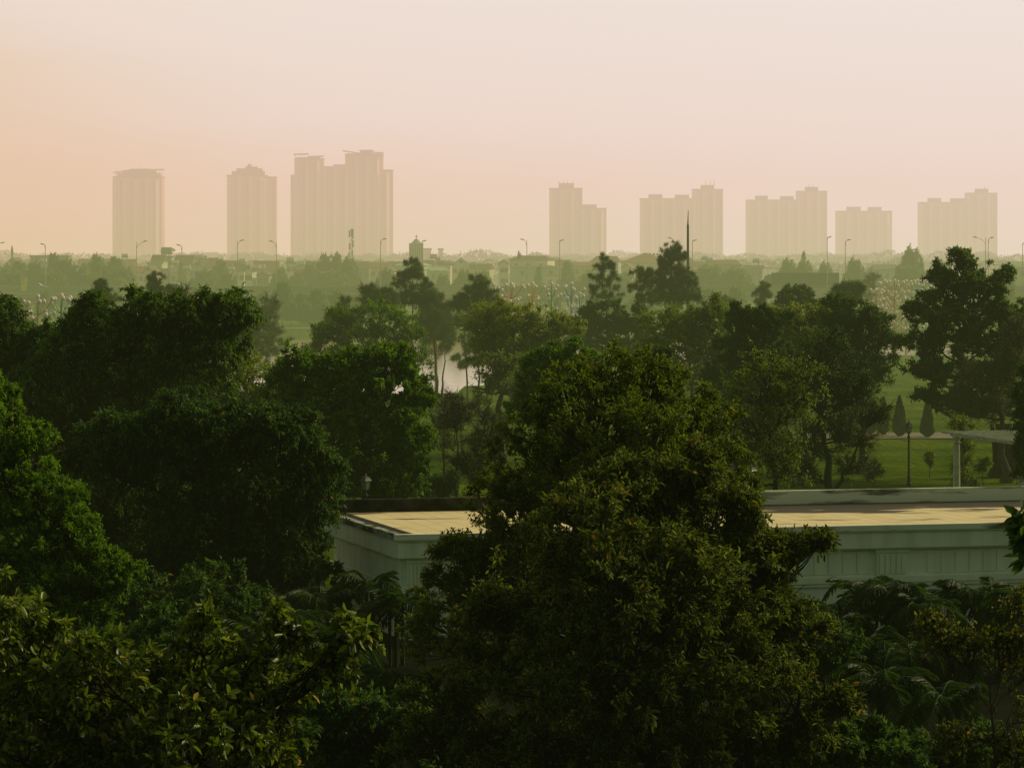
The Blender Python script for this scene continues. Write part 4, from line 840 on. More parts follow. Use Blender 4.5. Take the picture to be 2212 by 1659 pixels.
car(60, 99, 'car_paint', 'dark car with sunlit bonnet on the highway at the far left')
car(364, 398, 'car_silver', 'car with shining roof on the highway below the red roofed house row')
# roadside sign
sx, _, szt = at(38, 601, 600)
sg = empty('sign_board', (sx, 604.6, DZ), 'small yellow sign board with rows of dark marks beside the dark car', 'sign')
w = 10 * U(604); hh = szt - DZ
MB().box(-.05, w + .05, 0, .15, 0, hh).build('board', 'sign_yellow', sg)
for i in range(3):
    for j in range(3):
        x = .10 + j * w / 3; z = hh - 1.3 + i * .42
        MB().box(x, x + .16, -.02, -.001, z, z + .10).box(x, x + .06, -.019, -.001, z + .09, z + .24).build('mark', 'sign_dark', sg)

# ------------------------------------------------------------------ houses beyond the highway
def house(x0, x1, yr, ye, yb, Y, kind, wall, roof, label, rz=0.0, D=8.0, rx=None, dorm=0, win=2):
    u_ = U(Y); Wd = (x1 - x0) * u_; cx = ((x0 + x1) / 2 - 1106) * u_; zr, ze = zt_at(yr, Y), zt_at(ye, Y)
    r = empty('house', (cx, Y, 2.3), label, 'house', 'houses beyond the highway', rz); zr -= 2.3; ze -= 2.3; w = Wd / 2; o = .35
    MB().box(-w + .3, w - .3, 0, D, 0, ze).build('wall', wall, r)
    m = MB()
    if kind == 'flat':
        m.box(-w, w, -.3, D + .3, ze + .002, ze + max(zr - ze, .3))
        m.build('roof', roof, r)
    elif kind == 'side':
        i0 = 0.0
        A = [(-w, -o, ze), (w, -o, ze), (w, D + o, ze), (-w, D + o, ze), (-w, D / 2, zr), (w, D / 2, zr)]
        for f in ((0, 1, 5, 4), (2, 3, 4, 5), (1, 2, 5), (3, 0, 4), (3, 2, 1, 0)): m.poly([A[i] for i in f])
        m.build('roof', roof, r)
    elif kind == 'gable':
        A = [(-w, -o, ze), (w, -o, ze), (w, D + o, ze), (-w, D + o, ze), (0, -o, zr), (0, D + o, zr)]
        t = .14
        for s_ in (-1, 1):
            m.poly([(s_ * w, -o, ze), (0, -o, zr), (0, D + o, zr), (s_ * w, D + o, ze)]); m.poly([(s_ * w, -o, ze - t), (0, -o, zr - t), (0, D + o, zr - t), (s_ * w, D + o, ze - t)][::-1])
            m.poly([(s_ * w, -o, ze - t), (s_ * w, -o, ze), (0, -o, zr), (0, -o, zr - t)])
        m.build('roof', roof, r)
        MB().poly([(-w + .3, -.01, ze - .02), (w - .3, -.01, ze - .02), (0, -.01, zr - .25)]).build('gable_wall', wall, r)
        if zr - ze > 1.3: MB().box(-.35, .35, -.06, -.012, ze + (zr - ze) * .25, ze + (zr - ze) * .25 + .9).build('attic_window', 'window_dark', r)
    else:
        q = rx if rx is not None else w * .45
        A = [(-w, -o, ze), (w, -o, ze), (w, D + o, ze), (-w, D + o, ze), (-w + q, D / 2, zr), (w - q, D / 2, zr)]
        for f in ((0, 1, 5, 4), (2, 3, 4, 5), (1, 2, 5), (3, 0, 4), (3, 2, 1, 0)): m.poly([A[i] for i in f])
        m.build('roof', roof, r)
    fl = max(1, int(ze / 3.2))
    for k in range(fl):
        for i in range(win):
            x = -w + .3 + (i + .5) * (Wd - .6) / win; z = ze - 1.05 - k * 3.1
            if z - 1.3 < 0: continue
            MB().box(x - .5, x + .5, -.05, -.002, z - 1.3, z).build('window', 'window_dark', r)
    for i in range(dorm):
        x = -w + (i + .5) * Wd / dorm; z = ze + (zr - ze) * .35
        MB().box(x - .5, x + .5, D * .02, D * .3, z - .6, z + .5).build('dormer', 'wall_white', r)
    return r
HS = [
 (12, 43, 556, 569, 600, 900, 'gable', 'wall_white', 'roof_brown', 'pale gabled house at the far left edge of the skyline'),
 (63, 147, 552.5, 554, 590, 930, 'flat', 'wall_grey', 'roof_grey', 'long grey flat roofed block behind the left trees'),
 (120, 150, 565, 573, 600, 905, 'side', 'wall_ochre', 'roof_red', 'small red roof peeping below the grey flat block'),
 (172, 250, 559, 570, 600, 910, 'side', 'wall_cream', 'roof_brown', 'low brown roof behind the left tree mass'),
 (250, 292, 560, 574, 600, 900, 'side', 'wall_green', 'roof_red', 'red roofed house just right of the left tree mass'),
 (324, 355, 550.5, 565, 590, 880, 'side', 'wall_cream', 'roof_brown', 'brown roofed house touching the leftmost tower base'),
 (355, 373, 553, 556, 590, 885, 'flat', 'wall_green', 'roof_grey', 'narrow flat roofed house carrying a dark water tank'),
 (371, 416, 551, 574, 600, 870, 'side', 'wall_cream', 'roof_red', 'big red roofed house with pale sloping ribs'),
 (415, 449, 554.5, 567, 600, 880, 'side', 'wall_green', 'roof_brown', 'brown roofed house with two pale dormers'),
 (443, 472, 557, 569, 600, 890, 'hip', 'wall_grey', 'roof_brown', 'dark hipped roof with a small spike'),
 (405, 446, 566, 578, 612, 830, 'gable', 'wall_green', 'roof_grey', 'pale gable end with grey roof below the dormered house'),
 (441, 500, 567, 579, 612, 840, 'side', 'wall_cream', 'roof_brown', 'cream walled brown roofed house behind the round tree'),
 (476, 520, 563, 577, 600, 870, 'side', 'wall_ochre', 'roof_red', 'reddish roofed house left of the white gabled house'),
 (284, 325, 575, 588, 616, 790, 'side', 'wall_cream', 'roof_red', 'long roofed wing of the yellow gabled house'),
 (305, 337, 575, 590, 616, 780, 'gable', 'wall_cream', 'roof_brown', 'yellow gabled house front with one small window'),
 (337, 366, 580, 584, 616, 800, 'flat', 'wall_grey', 'roof_grey', 'blue grey shed beside the yellow gabled house'),
 (316, 352, 566, 569, 590, 850, 'flat', 'wall_green', 'roof_green', 'pale green flat building behind the yellow gabled house'),
 (366, 408, 578, 589, 616, 800, 'hip', 'wall_green', 'roof_grey', 'low hipped house behind the silver roofed car'),
 (503, 530, 570, 586, 610, 800, 'side', 'wall_white', 'roof_brown', 'brown roofed wing left of the white gable'),
 (526, 547, 570, 586, 610, 790, 'gable', 'wall_white', 'roof_red', 'tall white gabled house front with round attic window'),
 (548, 604, 563.5, 585, 610, 850, 'side', 'wall_ochre', 'roof_red', 'large red roofed house left of the dark round tree'),
 (551, 584, 587, 594, 612, 790, 'gable', 'wall_grey', 'roof_brown', 'low brown roofed shed beside the white gabled house'),
 (616, 643, 567, 569, 600, 860, 'flat', 'wall_white', 'roof_grey', 'white flat house with a shiny tank left of the green tree group'),
 (641, 680, 564, 574, 600, 860, 'side', 'wall_ochre', 'roof_brown', 'brown roofed house left of the green tree group'),
 (757, 800, 565, 580, 606, 850, 'side', 'wall_grey', 'roof_brown', 'grey walled brown roofed house right of the green tree group'),
 (797, 843, 567, 579, 606, 860, 'side', 'wall_cream', 'roof_red', 'red roofed house under the street lamp right of the mast'),
 (820, 853, 579, 586, 606, 820, 'gable', 'wall_cream', 'roof_red', 'small pale gable in front of the red roofed house'),
 (839, 880, 565, 574, 606, 880, 'side', 'wall_green', 'roof_brown', 'brown roofed house left of the church tower'),
 (849, 919, 568, 574, 606, 840, 'hip', 'wall_green', 'roof_green', 'pale green metal roof in front of the church tower'),
 (897, 941, 562, 573, 606, 870, 'side', 'wall_cream', 'roof_brown', 'brown roofed house right at the foot of the church tower'),
 (940, 975, 563, 573, 606, 880, 'side', 'wall_cream', 'roof_brown', 'second brown roofed house right of the church tower'),
 (927, 972, 577, 585, 606, 820, 'hip', 'wall_green', 'roof_green', 'pale green roofed veranda house right of the layered pine'),
 (974, 1018, 556.5, 573, 606, 870, 'gable', 'wall_white', 'roof_brown', 'high gabled roof standing out right of the church tower'),
 (1012, 1060, 570, 581, 606, 840, 'side', 'wall_cream', 'roof_brown', 'low brown roofed house above the windswept pine'),
 (1078, 1100, 562, 571, 606, 850, 'gable', 'wall_white', 'roof_brown', 'small gabled annex left of the large villa'),
 (1098, 1186, 552.5, 562, 606, 850, 'hip', 'wall_white', 'roof_brown', 'large two storey white villa with brown hipped roof'),
 (1110, 1208, 573, 577, 606, 835, 'hip', 'wall_green', 'roof_brown', 'lower wing and terrace roof of the large villa'),
 (1177, 1217, 593, 596, 612, 800, 'flat', 'wall_white', 'roof_green', 'white porch with open front beside the large villa'),
 (1190, 1236, 561.5, 572, 606, 870, 'side', 'wall_green', 'roof_brown', 'brown roofed house behind the antenna topped tower lamp'),
 (1233, 1305, 566, 574, 606, 850, 'side', 'wall_ochre', 'roof_red', 'long low ochre house left of the airy pine'),
 (1274, 1338, 553.5, 566, 606, 880, 'hip', 'wall_green', 'roof_brown', 'broad trapezoid roofed house behind the airy pine'),
 (1336, 1362, 563, 567, 606, 890, 'flat', 'wall_green', 'roof_grey', 'narrow flat house right of the broad trapezoid roof'),
 (1340, 1366, 569, 579, 606, 820, 'gable', 'wall_cream', 'roof_red', 'small gabled house with dark door near the leaning pine'),
 (1352, 1450, 546.5, 567, 606, 860, 'hip', 'wall_cream', 'roof_red', 'large pyramid roofed house behind the tallest pine'),
 (1470, 1497, 553.5, 562, 606, 880, 'hip', 'wall_cream', 'roof_brown', 'small pyramid roof beside the tall mast'),
 (1494, 1541, 565, 575, 606, 870, 'side', 'wall_cream', 'roof_brown', 'low roofed house right of the tall mast'),
 (1533, 1604, 561.5, 573, 606, 880, 'hip', 'wall_grey', 'roof_brown', 'wide dark roofed house with an arched top'),
 (1604, 1649, 573, 580, 606, 870, 'side', 'wall_grey', 'roof_brown', 'low dark roof left of the truck'),
 (1884, 1950, 571.5, 583, 612, 840, 'hip', 'wall_green', 'roof_grey', 'hipped roof house left of the big round skyline tree'),
 (2181, 2240, 565, 577, 612, 760, 'side', 'wall_green', 'roof_green', 'pale green roofed house at the right edge of the frame'),
 (2168, 2200, 582, 590, 612, 740, 'hip', 'wall_green', 'roof_grey', 'lean to house left of the pale green roofed one'),
]
for i, h in enumerate(HS):
    wdt = h[1] - h[0]
    house(*h, rz=math.radians([-14, 9, -6, 12, 0, -10, 6][i % 7]) if h[6] != 'flat' else 0, D=min(8, max(4, wdt * .1)) + 1, dorm=2 if 'dormer' in h[9] else 0, win=3 if wdt > 40 else 2, rx=(wdt * .5 - 1) * U(h[5]) * (.98 if 'pyramid' in h[9] else .3) if h[6] == 'hip' else None)
# pale ribs on the big red roof
def tank(px, py, Y, s, label, dark=False):
    x, y, z = at(px, py, Y); r = empty('water_tank', (x, Y, z), label, 'water tank', 'rooftop water tanks on the houses')
    m = MB(); m.tube([(-.75 * s, 0, .55 * s), (-.7 * s, 0, .55 * s), (.7 * s, 0, .55 * s), (.75 * s, 0, .55 * s)], [.3 * s, .48 * s, .48 * s, .3 * s], 14); m.build('drum', 'wall_grey' if dark else 'tank_metal', r, smooth=False)
    k = MB()
    for a in (-.5, .5): k.box(a * s - .05, a * s + .05, -.35 * s, .35 * s, -1.0, .12 * s)
    k.build('stand', 'roof_grey', r)
for a in [(360, 551, 884, 2.2, 'dark round tank on the narrow flat house', True), (430, 563, 860, 1.6, 'shiny tank between the dormers of the brown roofed house', False), (441, 563, 860, 1.4, 'second shiny tank right of the dormered roof', False),
          (378, 573, 840, 1.3, 'shiny tank below the ribbed red roof', False), (404, 586, 780, 1.3, 'bright tank above the silver roofed car', False), (499, 588, 780, 1.3, 'bright tank left of the white gabled house', False),
          (523, 569, 840, 1.3, 'gleaming tank above the brown roofed wing', False), (553, 586, 780, 1.5, 'shiny tank right of the white gabled house', False), (565, 583, 800, 1.3, 'shiny tank before the large red roofed house', False),
          (627, 568, 850, 1.5, 'gleaming tank on the white flat house', False), (650, 576, 850, 1.5, 'pale tank beside the green tree group', False), (936, 560, 860, 1.4, 'tank on a stand right of the church tower', False),
          (946, 563, 860, 1.0, 'small bright tank further right of the church tower', False), (968, 572, 850, 1.2, 'pinkish tank before the high gabled roof', False), (1021, 577, 830, 1.4, 'glossy tank at the low brown roofed house', False),
          (1522, 563, 870, 1.3, 'white tank right of the tall mast', False), (1532, 567, 870, 1.4, 'flat white tank beside the arched roof', False), (1633, 569, 870, 1.4, 'dark and white tank on the low roof left of the truck', False), (94, 568, 880, 1.2, 'white tank in the left trees', False), (216, 564, 880, 1.2, 'white tank between the twin left tree tops', False), (270, 558, 890, 1.3, 'tank on the red roof right of the left tree mass', False)]:
    tank(*a)

# church tower
def church():
    Y = 900; x, _, z0 = at(899, 0, Y); u_ = U(Y); r = empty('church_tower', (x, Y, 2.3), 'pale church bell tower with ribbed walls, dome and cross', 'church tower')
    zb = zt_at(528, Y) - 2.3; w = 15 * u_
    MB().box(-w + .25, w - .25, 0, 2 * w - .5, 0, zb).build('wall', 'wall_green', r)
    ribs = MB()
    for i in range(7):
        xx = -w + .1 + i * (2 * w - .2) / 6; ribs.box(xx - .16, xx + .16, -.22, -.002, 0, zb - .3 + (.6 if i in (0, 6) else 0))
    ribs.build('rib', 'wall_white', r); MB().box(-w, w, -.35, 2 * w - .3, zb + .002, zb + .25).build('cornice', 'wall_white', r)
    for i in range(6):
        xx = -w + .1 + (i + .5) * (2 * w - .2) / 6; MB().box(xx - .13, xx + .13, -.1, -.004, zb - 4.5, zb - 1.2).build('window', 'window_dark', r)
    zd = zt_at(517, Y) - 2.3; hd = zd - zb; rd = 8 * u_
    MB().lathe([(rd, zb + .25), (rd, zb + .4 * hd), (rd * .9, zb + .6 * hd), (rd * .6, zb + .9 * hd), (.15, zd + .2)], 14, (0, w, 0)).build('dome', 'wall_green', r)
    MB().box(-rd * 1.35, -rd * 1.0, w - .3, w + .3, zb + .252, zb + hd * .45).box(rd * 1.0, rd * 1.35, w - .3, w + .3, zb + .252, zb + hd * .45).build('turret', 'wall_white', r)
    zc = zt_at(507.5, Y) - 2.3
    MB().box(-.09, .09, w - .08, w + .08, zd + .1, zc).box(-.42, -.092, w - .07, w + .07, zc - .62, zc - .44).box(.092, .42, w - .07, w + .07, zc - .62, zc - .44).build('cross', 'lamp_head', r)
church()
def telecom():
    Y = 880; x, _, zt = at(759, 495, Y); r = empty('telecom_mast', (x, Y, 2.3), 'telecom mast with clustered panel antennas before the tall tower group', 'mast'); h = zt - 2.3
    m = MB()
    for a in (0, 2.09, 4.19):
        m.tube([(.5 * math.cos(a), .5 * math.sin(a), 0), (.22 * math.cos(a), .22 * math.sin(a), h)], .06, 5)
    n = 16
    for i in range(n):
        z0, z1 = h * i / n, h * (i + 1) / n; k0 = .5 - .28 * i / n; k1 = .5 - .28 * (i + 1) / n
        m.tube([(k0, 0, z0), (-.5 * k1, .87 * k1, z1)], .03, 4); m.tube([(-.5 * k0, .87 * k0, z0), (-.5 * k1, -.87 * k1, z1)], .03, 4); m.tube([(-.5 * k0, -.87 * k0, z0), (k1, 0, z1)], .03, 4)
    m.build('lattice', 'lamp_metal', r)
    for (dx, z0, z1) in ((-.55, .88, .98), (.45, .86, 1.0), (-.5, .70, .80), (.5, .74, .84), (0, .9, 1.0), (-.6, .58, .68), (.3, .6, .7), (-1.4, .35, .55), (-1.7, .3, .45)):
        MB().box(dx - .2, dx + .2, -.45, -.25, h * z0, h * z1).build('panel_antenna', 'wall_green', r)
    MB().tube([(-1.5, 0, 0), (-1.5, 0, h * .55)], .08, 5).build('side_pole', 'lamp_metal', r)
    MB().box(-2.2, 1.6, -1, 1.5, h * .16, h * .24).build('platform', 'wall_green', r)
telecom()
def floodlight(px, py, Y, label):
    x, _, zt = at(px, py, Y); r = empty('floodlight_pole', (x, Y, 2.3), label, 'floodlight'); h = zt - 2.3
    MB().tube([(0, 0, 0), (0, 0, h)], [.14, .08], 6).build('pole', 'lamp_metal', r)
    MB().box(-1.1, 1.1, -.05, .05, h - .6, h - .45).build('crossbar', 'lamp_metal', r)
    for dx in (-1.0, 0, 1.0): MB().box(dx - .22, dx + .22, -.25, .1, h - .44, h + .0).build('lamp', 'lamp_head', r)
floodlight(1412, 547, 800, 'floodlight pole in front of the large pyramid roofed house')
floodlight(2056, 549, 700, 'floodlight pole with three lamps beside the top of the open crowned tree')

# overhead wire on the right
wy = 700; wpts = [at(x, y, wy) for x, y in ((1560, 571), (1700, 582), (1800, 585), (1900, 583), (2000, 577), (2070, 569), (2200, 574))]
tag(MB().tube(wpts, .05, 5).build('overhead_wire', 'lamp_head'), 'thin overhead wire sagging across the trees right of the truck', 'wire')

# ------------------------------------------------------------------ distant towers
def tower(label, blocks, caps, ants=(), Y=4200, canopies=(), rz=0, shade=0):
    xa = min(b[0] for b in blocks); xb = max(b[1] for b in blocks); cx = ((xa + xb) / 2 - 1106) * U(Y); u_ = U(Y)
    r = empty('tower_block', (cx, Y, 2.3), label, 'tower block')
    X = lambda px: (px - (xa + xb) / 2) * u_; Z = lambda py: zt_at(py, Y) - 2.3
    for k, (x0, x1, yt) in enumerate(blocks):
        D = min(30, (x1 - x0) * u_ * .6); yo = k * 2.0; zt = Z(yt); w = (x1 - x0) * u_
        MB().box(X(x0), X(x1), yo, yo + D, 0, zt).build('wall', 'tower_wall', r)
        n = max(2, int(round(w / 7.5))); bw = w / n
        for i in range(n):
            xx = X(x0) + (i + .5) * bw
            hw_ = bw * (.26 if i % 2 else .20); wd = MB().box(xx - hw_, xx + hw_, yo - .42, yo - .22, 3.0, zt - 4)
            wd.build('window_column', 'tower_glazing', r)
            if i % 2 == 0:      # added angled bay, its long facet shaped to catch the sun
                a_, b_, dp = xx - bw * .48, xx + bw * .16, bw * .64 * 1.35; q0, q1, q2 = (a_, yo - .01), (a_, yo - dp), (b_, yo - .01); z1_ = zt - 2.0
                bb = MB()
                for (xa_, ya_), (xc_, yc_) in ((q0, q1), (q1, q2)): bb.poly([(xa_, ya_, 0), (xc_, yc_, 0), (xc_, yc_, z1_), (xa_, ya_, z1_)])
                bb.poly([(q[0], q[1], z1_) for q in (q0, q1, q2)]); bb.build('sun_catch_bay', 'tower_sunlit', r)
            else: MB().box(xx - bw * .16, xx + bw * .16, yo - .8, yo - .46, 2, zt - 3).build('recess_shade', 'tower_dark', r)  # raised dark strip coloured as the shade of a facade recess
        MB().box(X(x0) - .5, X(x1) + .5, yo - 1.0, yo + D, zt + .05, zt + 1.6).build('roof_edge', 'tower_dark', r)
    for x0, x1, yt, yb in caps: MB().box(X(x0), X(x1), 4, 18, Z(yb) + .1, Z(yt)).build('roof_block', 'tower_dark', r)
    for x0, y0, y1 in ants: MB().tube([(X(x0), 8, Z(y1)), (X(x0), 8, Z(y0))], [.55, .3], 6).build('antenna', 'tower_dark', r)
    for x0, x1, ya, yb_, tk in canopies:
        m = MB(); n = len(m.v); z0, z1 = Z(ya), Z(yb_)
        m.v += [(X(x0), -2, z0), (X(x1), -2, z1), (X(x1), 16, z1), (X(x0), 16, z0), (X(x0), -2, z0 + tk), (X(x1), -2, z1 + tk), (X(x1), 16, z1 + tk), (X(x0), 16, z0 + tk)]
        m.f += [(0, 3, 2, 1), (4, 5, 6, 7), (0, 1, 5, 4), (1, 2, 6, 5), (2, 3, 7, 6), (3, 0, 4, 7)]
        m.build('roof_canopy', 'tower_dark', r)
tower('broad flat topped tower, leftmost on the skyline', [(244, 350, 384)], [(252, 345, 374, 384), (263, 335, 369, 374), (281, 322, 365, 369)], [(248, 372, 384), (349, 367, 384), (344, 370, 384), (300, 361, 366), (310, 362, 366), (256, 370, 376)], Y=4100, canopies=[(245, 262, 374, 372, 1.2), (262, 290, 371.5, 367, 1.2), (325, 352, 368.5, 367.5, 1.4)])
tower('stepped top tower, second from the left', [(491, 575, 381), (570, 597, 384)], [(500, 570, 370, 381), (510, 565, 364, 370), (529, 555, 360, 364), (534, 541, 355, 360)], [(492, 377, 382)], Y=4200, canopies=[(489, 500, 382, 380, 1.5)])
tower('tall tower group with flat winged roofs, highest on the skyline', [(628, 640, 381), (636, 698, 345), (698, 722, 362), (720, 746, 358), (745, 826, 337), (808, 848, 369)], [(640, 690, 340, 345), (745, 826, 332, 337), (778, 803, 327, 332)], [(638, 333, 346), (648, 333, 346), (656, 333, 346), (752, 328, 337), (760, 330, 337)], Y=4000, canopies=[(634, 665, 335, 334, 1.4), (664, 698, 340, 339, 1.4), (740, 780, 327, 333, 1.3), (776, 806, 326.5, 326.5, 1.3), (800, 828, 330, 332, 1.3)])
tower('two step tower with four roof antennas', [(1187, 1258, 409), (1256, 1310, 452)], [(1207, 1240, 396, 409), (1258, 1289, 442, 452)], [(1207, 390, 397), (1218, 391, 397), (1226, 391, 397), (1238, 390, 397)], Y=4100)
tower('tower block with tall antennas behind the dark mast', [(1384, 1500, 431), (1497, 1562, 411)], [(1402, 1431, 420, 431), (1459, 1489, 421, 431), (1515, 1543, 400, 411)], [(1525, 390, 401), (1535, 390, 401), (1543, 388, 400)], Y=4200)
tower('wide tower block right of the dark mast, three roof blocks', [(1614, 1725, 434), (1723, 1787, 415)], [(1633, 1659, 423, 434), (1687, 1715, 424, 434), (1741, 1768, 404, 415)], [(1749, 398, 404), (1757, 398, 404)], Y=4450)
tower('lowest tower block with two equal roof blocks', [(1809, 1927, 458)], [(1831, 1860, 447, 458), (1877, 1905, 447.5, 458)], [], Y=4600)
tower('rightmost tower block with three roof blocks', [(1988, 2092, 439), (2090, 2155, 419)], [(2007, 2034, 428, 439), (2056, 2085, 428.5, 439), (2109, 2136, 408, 419)], [(2129, 402, 408)], Y=4600)
for a in [('grey low block right of the church tower', [(906, 931, 541)], 2300), ('small square block far right of the church tower', [(947, 957, 541)], 2400), ('tiny faint block at the far right horizon', [(2143, 2152, 550)], 3600)]:
    tower(a[0], a[1], [], [], Y=a[2])

# ------------------------------------------------------------------ far trees
def proto(name, lobes, seed, **kw):
    return T(name, 'prototype', kw.pop('kind', 'far'), lobes, (0, 0, 0), seed, world=True, tr=kw.pop('tr', .22), **kw)
P1 = proto('broadleaf_tree', [(0, 0, 5, 2.6, 2.6, 2.2), (-1.8, .5, 4, 1.9, 2, 1.7), (1.9, -.4, 4.3, 1.9, 2, 1.8), (.4, 0, 7, 1.6, 1.6, 1.3), (0, 0, 3, 3, 2.5, 1.4)], 201)
P2 = proto('broadleaf_tree', [(0, 0, 4.5, 3.2, 2.8, 2.2), (-2.2, 0, 3.6, 2, 2, 1.8), (2.4, 0, 3.5, 2, 2, 1.8), (-.8, .3, 6.4, 1.7, 1.6, 1.3), (1.2, 0, 6, 1.6, 1.6, 1.3), (0, 0, 2.4, 3.6, 2.6, 1.5)], 202)
P3 = proto('broadleaf_tree', [(0, 0, 6, 1.8, 1.8, 1.8), (-1, .3, 4.5, 1.6, 1.7, 1.5), (1.1, 0, 4.2, 1.7, 1.7, 1.6), (.2, 0, 7.6, 1.1, 1.1, 1.0), (0, 0, 2.8, 2.2, 2, 1.5)], 203, dens=.8)
P4 = proto('conifer_tree', [(0, 0, 7.2, .5, .5, .9), (0, 0, 5.6, 1.0, 1.0, 1.0), (0, 0, 4, 1.5, 1.5, 1.1), (0, 0, 2.4, 1.9, 1.9, 1.1)], 204, cs=.8)
protos = {'a': P1, 'b': P2, 'c': P3, 'd': P4}; PH = {'a': 8.4, 'b': 7.8, 'c': 8.7, 'd': 8.2}; PW = {'a': 3.6, 'b': 4.3, 'c': 2.6, 'd': 1.9}
def far(px, pytop, Y, k, wpx, label, rz=0, base=None, group=None):
    base = gz(0, Y) if base is None else base
    h = zt_at(pytop, Y) - base; s = h / PH[k]; q = wpx * U(Y) / 2 / PW[k]
    return place(protos[k], px, Y, s, label, rz, group, z=base, sxy=q)
